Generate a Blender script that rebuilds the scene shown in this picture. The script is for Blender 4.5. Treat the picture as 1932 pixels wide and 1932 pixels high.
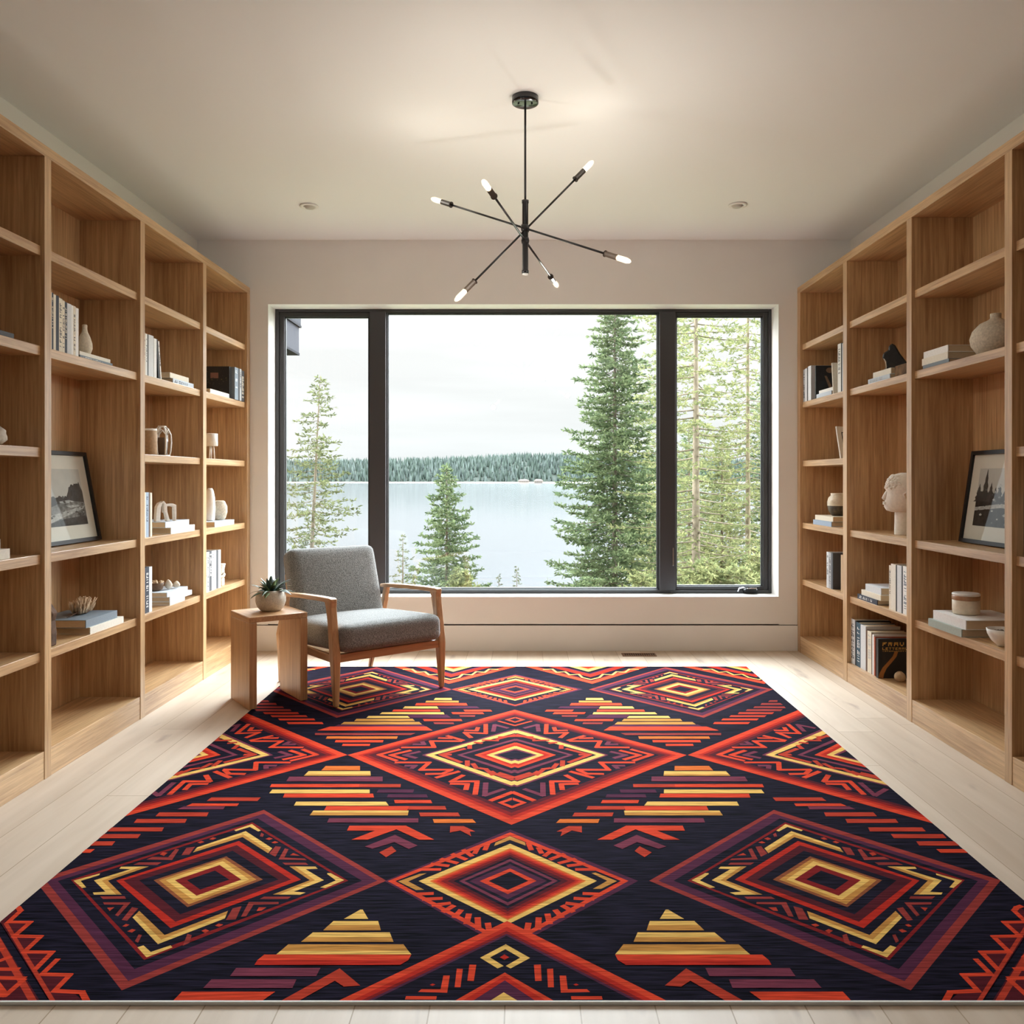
import bpy, bmesh, math, random
import numpy as np
from mathutils import Vector, Matrix, Euler
random.seed(7)
PI = math.pi
for o in list(bpy.data.objects): bpy.data.objects.remove(o)
SC = bpy.context.scene
COL = SC.collection

# ---------------------------------------------------------------- camera
F = 1600.0; VX = 988.0; VY = 904.0; EYE = 1.145
cam = bpy.data.cameras.new('camera'); camo = bpy.data.objects.new('camera', cam); COL.objects.link(camo)
camo.location = (0, 0, EYE); camo.rotation_euler = (PI/2, 0, 0)
cam.sensor_width = 36; cam.sensor_fit = 'HORIZONTAL'; cam.lens = 36*F/1932
cam.shift_x = -(VX-966)/1932; cam.shift_y = -(966-VY)/1932
cam.clip_start = .05; cam.clip_end = 9000
SC.camera = camo

# ---------------------------------------------------------------- view
SC.view_settings.view_transform = 'Standard'
SC.view_settings.look = 'None'
SC.view_settings.gamma = 1
SC.view_settings.exposure = 1.07

# ---------------------------------------------------------------- world: overcast sky, brighter overhead
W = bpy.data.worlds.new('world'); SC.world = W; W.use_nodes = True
nt = W.node_tree; nt.nodes.clear()
def N(t, ty, **k):
    n = t.nodes.new(ty)
    for a, b in k.items(): setattr(n, a, b)
    return n
tc = N(nt, 'ShaderNodeTexCoord'); sep = N(nt, 'ShaderNodeSeparateXYZ')
nt.links.new(tc.outputs['Generated'], sep.inputs[0])
ramp = N(nt, 'ShaderNodeValToRGB')
el = ramp.color_ramp.elements
el[0].position = 0.0; el[0].color = (.80, .83, .85, 1)
el[1].position = 1.0; el[1].color = (1, 1, 1, 1)
for p, c in ((.06, (.86, .88, .885)), (.13, (.90, .905, .905)), (.25, (.93, .93, .93))):
    e = el.new(p); e.color = c + (1,)
nt.links.new(sep.outputs['Z'], ramp.inputs[0])
mapn = N(nt, 'ShaderNodeMapping'); mapn.inputs['Scale'].default_value = (1.3, 1.3, 16)
nt.links.new(tc.outputs['Generated'], mapn.inputs[0])
noi = N(nt, 'ShaderNodeTexNoise'); noi.inputs['Scale'].default_value = 2.2; noi.inputs['Detail'].default_value = 5
nt.links.new(mapn.outputs[0], noi.inputs['Vector'])
mr = N(nt, 'ShaderNodeMapRange'); mr.inputs[1].default_value = .35; mr.inputs[2].default_value = .62; mr.inputs[3].default_value = .57; mr.inputs[4].default_value = .63
nt.links.new(noi.outputs[0], mr.inputs[0])
st = N(nt, 'ShaderNodeMapRange'); st.inputs[1].default_value = .20; st.inputs[2].default_value = .9; st.inputs[3].default_value = 1.0; st.inputs[4].default_value = 3.2
nt.links.new(sep.outputs['Z'], st.inputs[0])
mu = N(nt, 'ShaderNodeMath', operation='MULTIPLY'); nt.links.new(mr.outputs[0], mu.inputs[0]); nt.links.new(st.outputs[0], mu.inputs[1])
bg = N(nt, 'ShaderNodeBackground'); nt.links.new(ramp.outputs[0], bg.inputs[0]); # sky boost added at both sides, out of view, to light the shelf fronts
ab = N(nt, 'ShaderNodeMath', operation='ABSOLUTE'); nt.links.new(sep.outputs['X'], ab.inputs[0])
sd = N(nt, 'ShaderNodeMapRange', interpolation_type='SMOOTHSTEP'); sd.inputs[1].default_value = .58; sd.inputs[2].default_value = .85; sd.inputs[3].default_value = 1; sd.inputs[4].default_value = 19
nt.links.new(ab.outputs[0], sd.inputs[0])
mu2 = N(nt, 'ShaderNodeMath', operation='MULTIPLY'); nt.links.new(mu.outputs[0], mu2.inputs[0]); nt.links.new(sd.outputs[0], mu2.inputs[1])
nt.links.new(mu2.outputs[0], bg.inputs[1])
wo = N(nt, 'ShaderNodeOutputWorld'); nt.links.new(bg.outputs[0], wo.inputs[0])

def light(name, kind, loc, rot, energy, color=(1, 1, 1), size=1, size_y=None, **k):
    l = bpy.data.lights.new(name, kind); o = bpy.data.objects.new(name, l); COL.objects.link(o)
    o.location = loc; o.rotation_euler = rot; l.energy = energy; l.color = color
    if kind == 'AREA':
        l.size = size
        if size_y: l.shape = 'RECTANGLE'; l.size_y = size_y
    for a, b in k.items(): setattr(l, a, b)
    return o
# bright cloud patch (soft sun) beyond the big window, high to the right
SUN = light('sun', 'SUN', (2, 12, 8), (math.radians(-50), 0, math.radians(-10)), 12.5, (.83, .925, 1), angle=math.radians(55))
# window portal (guides sky light)
po = light('window_portal', 'AREA', (0, 5.95, 1.33), (-PI/2, 0, 0), 1, size=3.3, size_y=1.9); po.data.cycles.is_portal = True
# fill light added behind the camera, out of view, to brighten the ceiling
light('rear_ceiling_fill', 'AREA', (0, -.35, 1.95), (PI, 0, 0), 6, (.86, .94, 1), size=3.2, size_y=1.8)

# ---------------------------------------------------------------- helpers
def srgb(r, g=None, b=None):
    if g is None: r, g, b = r
    f = lambda c: (c/255/12.92) if c/255 <= .04045 else ((c/255+.055)/1.055)**2.4
    return (f(r), f(g), f(b), 1)
def at(x, y, Y): return Vector(((x-VX)*Y/F, Y, EYE+(VY-y)*Y/F))
MATS = {}
def mat(name, col, rough=.6, metal=0, spec=.5, noise=0, nscale=40, bump=0, bscale=None, coat=0, stretch=(1, 1, 1), emit=None, estr=0, sheen=0):
    if name in MATS: return MATS[name]
    m = bpy.data.materials.new(name); m.use_nodes = True; t = m.node_tree
    b = t.nodes['Principled BSDF']; MATS[name] = m
    b.inputs['Base Color'].default_value = col; b.inputs['Roughness'].default_value = rough
    b.inputs['Metallic'].default_value = metal; b.inputs['Specular IOR Level'].default_value = spec
    b.inputs['Coat Weight'].default_value = coat
    if sheen: b.inputs['Sheen Weight'].default_value = sheen
    if emit: b.inputs['Emission Color'].default_value = emit; b.inputs['Emission Strength'].default_value = estr
    tcn = N(t, 'ShaderNodeTexCoord'); mp = N(t, 'ShaderNodeMapping'); mp.inputs['Scale'].default_value = stretch
    t.links.new(tcn.outputs['Object'], mp.inputs[0])
    n = N(t, 'ShaderNodeTexNoise'); n.inputs['Scale'].default_value = nscale; n.inputs['Detail'].default_value = 4
    t.links.new(mp.outputs[0], n.inputs['Vector'])
    if noise:
        r = N(t, 'ShaderNodeMapRange'); r.inputs[1].default_value = .3; r.inputs[2].default_value = .7; r.inputs[3].default_value = 1-noise; r.inputs[4].default_value = 1+noise
        t.links.new(n.outputs[0], r.inputs[0])
        x = N(t, 'ShaderNodeVectorMath', operation='SCALE'); x.inputs[0].default_value = col[:3]
        t.links.new(r.outputs[0], x.inputs['Scale']); t.links.new(x.outputs[0], b.inputs['Base Color'])
    if bump:
        n2 = n
        if bscale:
            n2 = N(t, 'ShaderNodeTexNoise'); n2.inputs['Scale'].default_value = bscale; n2.inputs['Detail'].default_value = 3
            t.links.new(mp.outputs[0], n2.inputs['Vector'])
        bp = N(t, 'ShaderNodeBump'); bp.inputs['Strength'].default_value = bump; bp.inputs['Distance'].default_value = .004
        t.links.new(n2.outputs[0], bp.inputs['Height']); t.links.new(bp.outputs[0], b.inputs['Normal'])
    return m
def wood(name, c1, c2, axis, rough=.36, scale=1.0):
    if name in MATS: return MATS[name]
    m = bpy.data.materials.new(name); m.use_nodes = True; t = m.node_tree; MATS[name] = m
    b = t.nodes['Principled BSDF']; b.inputs['Roughness'].default_value = rough; b.inputs['Specular IOR Level'].default_value = .95
    tcn = N(t, 'ShaderNodeTexCoord'); mp = N(t, 'ShaderNodeMapping')
    s = [38*scale]*3; s[axis] = 1.3*scale; mp.inputs['Scale'].default_value = s
    t.links.new(tcn.outputs['Object'], mp.inputs[0])
    n = N(t, 'ShaderNodeTexNoise'); n.inputs['Scale'].default_value = 2.2; n.inputs['Detail'].default_value = 6; n.inputs['Roughness'].default_value = .65
    n.inputs['Distortion'].default_value = .4
    t.links.new(mp.outputs[0], n.inputs['Vector'])
    mp2 = N(t, 'ShaderNodeMapping'); s = [6*scale]*3; s[axis] = .7*scale; mp2.inputs['Scale'].default_value = s
    t.links.new(tcn.outputs['Object'], mp2.inputs[0])
    n2 = N(t, 'ShaderNodeTexNoise'); n2.inputs['Scale'].default_value = 1.2; n2.inputs['Detail'].default_value = 2
    t.links.new(mp2.outputs[0], n2.inputs['Vector'])
    ad = N(t, 'ShaderNodeMath', operation='MULTIPLY_ADD'); ad.inputs[1].default_value = .45
    t.links.new(n2.outputs[0], ad.inputs[0]); t.links.new(n.outputs[0], ad.inputs[2])
    r = N(t, 'ShaderNodeValToRGB'); r.color_ramp.elements[0].position = .52; r.color_ramp.elements[1].position = .92
    r.color_ramp.elements[0].color = c1; r.color_ramp.elements[1].color = c2
    t.links.new(ad.outputs[0], r.inputs[0]); t.links.new(r.outputs[0], b.inputs['Base Color'])
    bp = N(t, 'ShaderNodeBump'); bp.inputs['Strength'].default_value = .12; bp.inputs['Distance'].default_value = .002
    t.links.new(n.outputs[0], bp.inputs['Height']); t.links.new(bp.outputs[0], b.inputs['Normal'])
    return m
O1, O2 = srgb(158, 118, 78), srgb(214, 177, 130)
OAK = [wood('oak_grain_x', O1, O2, 0), wood('oak_grain_y', O1, O2, 1), wood('oak_grain_z', O1, O2, 2)]
C1, C2 = srgb(160, 116, 76), srgb(204, 160, 114)
CHW = [wood('chair_oak_x', C1, C2, 0, .4), wood('chair_oak_y', C1, C2, 1, .4), wood('chair_oak_z', C1, C2, 2, .4)]

class MB:
    def __init__(s): s.v = []; s.f = []; s.m = []; s.sm = []
    def add(s, vs, fs, mi=0, smooth=False):
        o = len(s.v); s.v += [tuple(v) for v in vs]
        for f in fs: s.f.append(tuple(i+o for i in f)); s.m.append(mi); s.sm.append(smooth)
        return s
    def box(s, a, b, mi=0, M=None):
        x0, y0, z0 = a; x1, y1, z1 = b
        vs = [Vector(p) for p in ((x0,y0,z0),(x1,y0,z0),(x1,y1,z0),(x0,y1,z0),(x0,y0,z1),(x1,y0,z1),(x1,y1,z1),(x0,y1,z1))]
        if M: vs = [M @ v for v in vs]
        return s.add(vs, [(0,3,2,1),(4,5,6,7),(0,1,5,4),(1,2,6,5),(2,3,7,6),(3,0,4,7)], mi)
    def lathe(s, prof, n=24, mi=0, c=(0,0,0), M=None, cap=True):
        vs = []; fs = []
        for r, z in prof:
            for i in range(n):
                a = 2*PI*i/n; v = Vector((r*math.cos(a)+c[0], r*math.sin(a)+c[1], z+c[2])); vs.append(M @ v if M else v)
        k = len(prof)
        for j in range(k-1):
            for i in range(n): fs.append((j*n+i, j*n+(i+1)%n, (j+1)*n+(i+1)%n, (j+1)*n+i))
        s.add(vs, fs, mi, True)
        if cap:
            o = len(s.v)-len(vs)
            s.f.append(tuple(o+i for i in reversed(range(n)))); s.m.append(mi); s.sm.append(False)
            s.f.append(tuple(o+(k-1)*n+i for i in range(n))); s.m.append(mi); s.sm.append(False)
        return s
    def tube(s, pts, rad, n=8, mi=0, cap=True, closed=False):
        pts = [Vector(p) for p in pts]; k = len(pts)
        if not hasattr(rad, '__len__'): rad = [rad]*k
        vs = []; up = None
        for j, p in enumerate(pts):
            if closed: d = pts[(j+1) % k]-pts[j-1]
            else: d = pts[min(j+1, k-1)]-pts[max(j-1, 0)]
            d.normalize()
            if up is None:
                up = Vector((0, 0, 1)) if abs(d.z) < .9 else Vector((1, 0, 0))
            a = d.cross(up)
            if a.length < 1e-4: a = d.orthogonal()
            a.normalize(); b = a.cross(d); b.normalize(); up = b
            for i in range(n):
                t = 2*PI*i/n; vs.append(p+a*(rad[j]*math.cos(t))+b*(rad[j]*math.sin(t)))
        fs = []
        for j in range(k if closed else k-1):
            for i in range(n): fs.append((j*n+i, j*n+(i+1)%n, ((j+1)%k)*n+(i+1)%n, ((j+1)%k)*n+i))
        s.add(vs, fs, mi, True)
        if cap and not closed:
            o = len(s.v)-len(vs)
            s.f.append(tuple(o+i for i in range(n))[::-1]); s.m.append(mi); s.sm.append(False)
            s.f.append(tuple(o+(k-1)*n+i for i in range(n))); s.m.append(mi); s.sm.append(False)
        return s
    def loft(s, secs, mi=0):   # secs: (center, ax, ay) rectangular sections
        vs = []; fs = []
        for c, ax, ay in secs:
            c = Vector(c); ax = Vector(ax); ay = Vector(ay)
            vs += [c-ax-ay, c+ax-ay, c+ax+ay, c-ax+ay]
        for j in range(len(secs)-1):
            for i in range(4): fs.append((j*4+i, j*4+(i+1)%4, (j+1)*4+(i+1)%4, (j+1)*4+i))
        k = (len(secs)-1)*4
        fs += [(3,2,1,0), (k,k+1,k+2,k+3)]
        return s.add(vs, fs, mi)
    def prism(s, pts, h0, h1, M=None, mi=0):   # polygon in xy extruded in z
        n = len(pts); vs = [Vector((p[0], p[1], h0)) for p in pts]+[Vector((p[0], p[1], h1)) for p in pts]
        if M: vs = [M @ v for v in vs]
        fs = [tuple(range(n))[::-1], tuple(range(n, 2*n))]+[(i, (i+1)%n, n+(i+1)%n, n+i) for i in range(n)]
        return s.add(vs, fs, mi)
    def rbox(s, h, r, n=10, bulge=0, M=None, mi=0):   # rounded cushion of half sizes h
        vs = []; idx = {}; fs = []
        def vid(i, j, k):
            key = (i, j, k)
            if key not in idx:
                q = []
                for t, hh in zip((i, j, k), h):
                    u = t/n*2-1; u = math.copysign(abs(u)**.8, u); q.append(u*hh)
                c = [max(-(hh-r), min(hh-r, a)) for a, hh in zip(q, h)]
                d = Vector([a-b for a, b in zip(q, c)]); d.normalize()
                p = Vector(c)+d*r
                w = (1-(p.x/h[0])**2)*(1-(p.y/h[1])**2)
                if p.z > 0: p.z += bulge*max(0, w)
                if M: p = M @ p
                idx[key] = len(vs); vs.append(p)
            return idx[key]
        R = range(n)
        for a in R:
            for b in R:
                fs += [(vid(a,b,0), vid(a,b+1,0), vid(a+1,b+1,0), vid(a+1,b,0)), (vid(a,b,n), vid(a+1,b,n), vid(a+1,b+1,n), vid(a,b+1,n)),
                       (vid(a,0,b), vid(a+1,0,b), vid(a+1,0,b+1), vid(a,0,b+1)), (vid(a,n,b), vid(a,n,b+1), vid(a+1,n,b+1), vid(a+1,n,b)),
                       (vid(0,a,b), vid(0,a,b+1), vid(0,a+1,b+1), vid(0,a+1,b)), (vid(n,a,b), vid(n,a+1,b), vid(n,a+1,b+1), vid(n,a,b+1))]
        return s.add(vs, fs, mi, True)
    def build(s, name, mats, parent=None, loc=None, rot=None, bevel=0, seg=2, kind=None):
        me = bpy.data.meshes.new(name); me.from_pydata([tuple(v) for v in s.v], [], s.f)
        if not isinstance(mats, (list, tuple)): mats = [mats]
        for m in mats: me.materials.append(m)
        me.polygons.foreach_set('material_index', s.m); me.polygons.foreach_set('use_smooth', s.sm); me.update()
        o = bpy.data.objects.new(name, me); COL.objects.link(o)
        if parent: o.parent = parent
        if loc is not None: o.location = loc
        if rot is not None: o.rotation_euler = rot
        if bevel:
            b = o.modifiers.new('bevel', 'BEVEL'); b.width = bevel; b.segments = seg; b.limit_method = 'ANGLE'; b.angle_limit = math.radians(40)
        if kind: o['kind'] = kind
        return o
def tag(o, label, cat, group=None):
    o['label'] = label; o['category'] = cat
    if group: o['group'] = group
    return o
def empty(name, loc, rot=(0, 0, 0), label=None, cat=None, group=None):
    o = bpy.data.objects.new(name, None); COL.objects.link(o); o.location = loc; o.rotation_euler = rot; o.empty_display_size = .1
    if label: tag(o, label, cat, group)
    return o
def struct(o, label=None, cat=None):
    o['kind'] = 'structure'
    if label: o['label'] = label; o['category'] = cat or 'structure'
    return o

# ---------------------------------------------------------------- room shell
YW = 5.657; H = 2.74; XW = 2.18; YR = -1.6
wallm = mat('wall_paint', srgb(236, 234, 231), .75, noise=.015, nscale=3)
sidem = mat('side_wall_paint', srgb(226, 222, 214), .75)
ceilm = mat('ceiling_paint', srgb(240, 240, 240), .8)
whitem = mat('white_reveal', srgb(238, 238, 236), .45)
darkgap = mat('shadow_gap', srgb(60, 50, 42), .9)
# floor boards
fm = bpy.data.materials.new('oak_floorboards'); fm.use_nodes = True; t = fm.node_tree; b = t.nodes['Principled BSDF']
b.inputs['Roughness'].default_value = .45; b.inputs['Specular IOR Level'].default_value = .3
tcn = N(t, 'ShaderNodeTexCoord'); sx = N(t, 'ShaderNodeSeparateXYZ'); t.links.new(tcn.outputs['Object'], sx.inputs[0])
def M2(op, a, bb=None, c=None):
    n = N(t, 'ShaderNodeMath', operation=op)
    for i, q in enumerate((a, bb, c)):
        if q is None: continue
        if isinstance(q, (int, float)): n.inputs[i].default_value = q
        else: t.links.new(q, n.inputs[i])
    return n.outputs[0]
bx = M2('DIVIDE', M2('ADD', sx.outputs['X'], .2037+16.3), .163)
bi = M2('FLOOR', bx); fr = M2('FRACT', bx)
wn = N(t, 'ShaderNodeTexWhiteNoise', noise_dimensions='1D'); t.links.new(bi, wn.inputs['W'])
by = M2('DIVIDE', M2('ADD', sx.outputs['Y'], M2('MULTIPLY', wn.outputs['Value'], 2.1)), 2.1)
fy = M2('FRACT', by); iy = M2('FLOOR', by)
wn2 = N(t, 'ShaderNodeTexWhiteNoise', noise_dimensions='2D'); cmb = N(t, 'ShaderNodeCombineXYZ'); t.links.new(bi, cmb.inputs[0]); t.links.new(iy, cmb.inputs[1]); t.links.new(cmb.outputs[0], wn2.inputs['Vector'])
edge = M2('MINIMUM', M2('MINIMUM', fr, M2('SUBTRACT', 1.0, fr)), M2('MULTIPLY', M2('MINIMUM', fy, M2('SUBTRACT', 1.0, fy)), 13.0))
seam = M2('LESS_THAN', edge, .009)
mp = N(t, 'ShaderNodeMapping'); mp.inputs['Scale'].default_value = (9, .9, 1); t.links.new(tcn.outputs['Object'], mp.inputs[0])
gn = N(t, 'ShaderNodeTexNoise'); gn.inputs['Scale'].default_value = 2; gn.inputs['Detail'].default_value = 8; gn.inputs['Distortion'].default_value = .6; t.links.new(mp.outputs[0], gn.inputs['Vector'])
mp2 = N(t, 'ShaderNodeMapping'); mp2.inputs['Scale'].default_value = (6, 1.6, 1); mp2.inputs['Location'].default_value = (3, 1, 0); t.links.new(tcn.outputs['Object'], mp2.inputs[0])
kn = N(t, 'ShaderNodeTexNoise'); kn.inputs['Scale'].default_value = 1.6; kn.inputs['Detail'].default_value = 3; t.links.new(mp2.outputs[0], kn.inputs['Vector'])
knr = N(t, 'ShaderNodeMapRange'); knr.inputs[1].default_value = .63; knr.inputs[2].default_value = .76; t.links.new(kn.outputs[0], knr.inputs[0])
val = M2('ADD', M2('MULTIPLY', gn.outputs[0], .5), M2('MULTIPLY', wn2.outputs['Value'], .28))
rp = N(t, 'ShaderNodeValToRGB'); rp.color_ramp.elements[0].position = .12; rp.color_ramp.elements[1].position = .62
rp.color_ramp.elements[0].color = srgb(184, 164, 142); rp.color_ramp.elements[1].color = srgb(214, 197, 178)
t.links.new(val, rp.inputs[0])
mx = N(t, 'ShaderNodeMix', data_type='RGBA'); t.links.new(rp.outputs[0], mx.inputs[6]); mx.inputs[7].default_value = srgb(150, 130, 118); t.links.new(M2('MULTIPLY', knr.outputs[0], .75), mx.inputs[0])
mx2 = N(t, 'ShaderNodeMix', data_type='RGBA'); t.links.new(mx.outputs[2], mx2.inputs[6]); mx2.inputs[7].default_value = srgb(160, 138, 112); t.links.new(seam, mx2.inputs[0])
t.links.new(mx2.outputs[2], b.inputs['Base Color'])
bp = N(t, 'ShaderNodeBump'); bp.inputs['Strength'].default_value = .15; bp.inputs['Distance'].default_value = .001; t.links.new(gn.outputs[0], bp.inputs['Height']); t.links.new(bp.outputs[0], b.inputs['Normal'])

struct(MB().box((-2.3, YR, -.2), (2.3, YW+.0, 0)).build('floor', fm))
struct(MB().box((-2.3, YR, H), (2.3, YW+.25, H+.2)).build('ceiling', ceilm))
struct(MB().box((-2.3, YR, 0), (-XW, YW, H)).build('wall_left', sidem))
struct(MB().box((XW, YR, 0), (2.3, YW, H)).build('wall_right', sidem))
struct(MB().box((-2.3, YR-.15, -.2), (2.3, YR, H+.2)).build('wall_rear', mat('rear_wall_bounce_dark', srgb(96, 84, 72), .6)))  # unseen wall, given a dark tone to cut bounce light into the shelves
WX0, WX1, WZ0, WZ1 = -1.708, 1.704, .357, 2.315; YO = YW+.25
w = MB()
w.box((-2.3, YW, -.2), (WX0, YO, H)); w.box((WX1, YW, -.2), (2.3, YO, H)); w.box((WX0, YW, WZ1), (WX1, YO, H))
w.box((WX0, YW, .178), (WX1, YO, WZ0)); w.box((WX0, YW+.02, -.2), (WX1, YO, .178))
w.box((WX0-.001, YW+.02, -.19), (WX1, YO-.01, .178))
struct(w.build('wall_back', wallm))
# baseboard, flush, with a narrow dark joint above it
bb = MB().box((-1.824, YW-.009, 0), (1.827, YW, .170)); 
struct(bb.build('baseboard_back', wallm, bevel=.002))
struct(MB().box((-1.824, YW-.004, .170), (1.827, YW, .1735)).build('trim_1', darkgap))
# white painted reveal of the window opening
rv = MB(); T = .004
rv.box((WX0, YW-.001, WZ0), (WX0+T, YO-.05, WZ1)); rv.box((WX1-T, YW-.001, WZ0), (WX1, YO-.05, WZ1))
rv.box((WX0, YW-.001, WZ1-T), (WX1, YO-.05, WZ1)); rv.box((WX0, YW-.001, WZ0), (WX1, YO-.05, WZ0+T))
struct(rv.build('trim_2', whitem))

# ---------------------------------------------------------------- window
blk = mat('window_frame_charcoal', srgb(52, 52, 54), .42)
blk2 = mat('mullion_charcoal', srgb(62, 62, 66), .5)
gasket = mat('dark_gasket', srgb(24, 24, 26), .6)
chrome = mat('polished_metal', srgb(200, 200, 205), .2, metal=1)
gl = bpy.data.materials.new('clear_window_glass'); gl.use_nodes = True; t = gl.node_tree; t.nodes.clear()
tr = N(t, 'ShaderNodeBsdfTransparent'); tr.inputs[0].default_value = (.97, .98, .975, 1); gs = N(t, 'ShaderNodeBsdfGlossy'); gs.inputs['Roughness'].default_value = .0
lw0 = N(t, 'ShaderNodeLayerWeight'); lw1 = N(t, 'ShaderNodeMath', operation='POWER'); lw1.inputs[1].default_value = 5; t.links.new(lw0.outputs['Facing'], lw1.inputs[0]); lw = N(t, 'ShaderNodeMath', operation='MULTIPLY_ADD'); lw.inputs[1].default_value = .9; lw.inputs[2].default_value = .035; t.links.new(lw1.outputs[0], lw.inputs[0]); ms = N(t, 'ShaderNodeMixShader'); om = N(t, 'ShaderNodeOutputMaterial')
t.links.new(lw.outputs[0], ms.inputs[0]); t.links.new(tr.outputs[0], ms.inputs[1]); t.links.new(gs.outputs[0], ms.inputs[2]); t.links.new(ms.outputs[0], om.inputs[0])
GLASS = gl
YF = 5.815
win = empty('window_1', (0, YF, WZ0)); struct(win)
def wx(x): return (x-VX)*YF/F
def wz(y): return EYE+(VY-y)*YF/F - WZ0
Z0 = WZ0+T-WZ0; Z1 = WZ1-T-WZ0; XL = WX0+T; XR = WX1-T
fr_ = MB(); D = .07
zt = wz(588.5); zb = wz(1113); xl = wx(526); xr = wx(1450)
fr_.box((XL, 0, Z0), (xl, D, Z1)); fr_.box((xr, 0, Z0), (XR, D, Z1)); fr_.box((xl, 0, zt), (xr, D, Z1)); fr_.box((xl, 0, Z0), (xr, D, zb))
fr_.build('window_frame', blk, win, bevel=.002)
for nm, a, c in (('mullion', 697, 729), ('mullion', 1243, 1275)):
    mb = MB(); mb.box((wx(a)+.004, -.012, zb), (wx(c)-.004, D, zt)); mb.box((wx(a), .01, zb), (wx(a)+.004, D-.01, zt), 1); mb.box((wx(c)-.004, .01, zb), (wx(c), D-.01, zt), 1)
    mb.build(nm, [blk2, gasket], win, bevel=.003)
def sash(x0, x1, z0, z1, wl, wr, wb, wt, name='sash'):
    s = MB(); y0, y1 = .012, .055
    s.box((x0, y0, z0), (x0+wl, y1, z1)); s.box((x1-wr, y0, z0), (x1, y1, z1)); s.box((x0+wl, y0, z1-wt), (x1-wr, y1, z1)); s.box((x0+wl, y0, z0), (x1-wr, y1, z0+wb))
    # inner glazing bead
    q = .006
    s.box((x0+wl, y0+.014, z0+wb), (x0+wl+q, y1, z1-wt), 1); s.box((x1-wr-q, y0+.014, z0+wb), (x1-wr, y1, z1-wt), 1)
    s.box((x0+wl+q, y0+.014, z1-wt-q), (x1-wr-q, y1, z1-wt), 1); s.box((x0+wl+q, y0+.014, z0+wb), (x1-wr-q, y1, z0+wb+q), 1)
    o = s.build(name, [blk, gasket], win, bevel=.002)
    return MB().box((x0+wl+q, .036, z0+wb+q), (x1-wr-q, .040, z1-wt-q)).build('glass_pane', GLASS, o)
sash(xl, wx(697), zb, zt, .034, .008, .03, .03)
sash(wx(1275), xr, zb, zt, .008, .036, .024, .026)
sash(wx(729), wx(1243), zb, zt, .004, .004, .006, .006, 'fixed_glazing')
# crank handle on the lower right sash and latch on the mullion
c = MB(); cx = wx(1405); zz = wz(1113)
c.box((cx-.012, -.03, zz-.014), (cx+.085, .0, zz+.006)); c.box((cx+.0, -.045, zz+.004), (cx+.07, -.02, zz+.016))
ch = c.build('crank_handle', gasket, win, bevel=.005)
MB().tube([(cx+.0, -.046, zz+.014), (cx-.025, -.052, zz+.022), (cx-.052, -.052, zz+.016), (cx-.06, -.05, zz-.004)], .0045, 8).build('crank_arm', chrome, ch)
MB().box((cx+.01, -.047, zz+.014), (cx+.07, -.043, zz+.02)).build('crank_plate', chrome, ch)
MB().box((wx(1268), -.02, wz(1067)), (wx(1270.5), -.012, wz(1033))).build('latch', chrome, win, bevel=.002)
# ---------------------------------------------------------------- bookcases
SH = [2.034, 1.653, 1.266, .858, .485]; ST = .037; DECK = .108; TOP = 2.42; XF = 1.825
DIVL = [(5.600, 5.656), (4.831, 4.879), (4.039, 4.087), (3.231, 3.277), (2.43, 2.476), (1.63, 1.676)]
DIVR = [(5.600, 5.656), (4.790, 4.848), (3.991, 4.043), (3.170, 3.219), (2.37, 2.42), (1.57, 1.62)]
def bookcase(s, divs, skip, label):
    root = empty('bookcase', (s*XF, divs[-1][0], 0), label=label, cat='bookcase')
    y00 = divs[-1][0]
    def bx(name, x0, x1, y0, y1, z0, z1, ax, bev=.0015):   # x measured from the front plane into the case
        a = sorted((s*x0, s*x1)); 
        return MB().box((a[0], y0-y00, z0), (a[1], y1-y00, z1)).build(name, OAK[ax], root, bevel=bev)
    DP = XW-XF
    for i, (a, b) in enumerate(divs): bx('side_panel' if i in (0, len(divs)-1) else 'divider', 0, DP-.001, a, b, .0, TOP-.043, 2)
    bx('top_panel', 0, DP-.001, divs[-1][0], divs[0][1], TOP-.043, TOP, 1)
    for i in range(len(divs)-1):
        y1 = divs[i][0]; y0 = divs[i+1][1]
        bx('back_panel', .29, .305, y0, y1, DECK, TOP-.043, 2, 0)
        bx('base_board', .002, .022, y0, y1, 0, DECK-.022, 1)
        bx('bottom_shelf', .002, .29, y0, y1, DECK-.022, DECK, 1)
        for k, z in enumerate(SH):
            if (i, k) in skip: continue
            bx('shelf', .016, .29, y0, y1, z-ST, z, 1)
    return root
bookcase(-1, DIVL, {(2, 2)}, 'tall built-in oak bookcase along the left wall, behind the side table')
bookcase(1, DIVR, {(1, 2), (2, 2)}, 'tall built-in oak bookcase along the right wall, holding the sculpted head')

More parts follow.
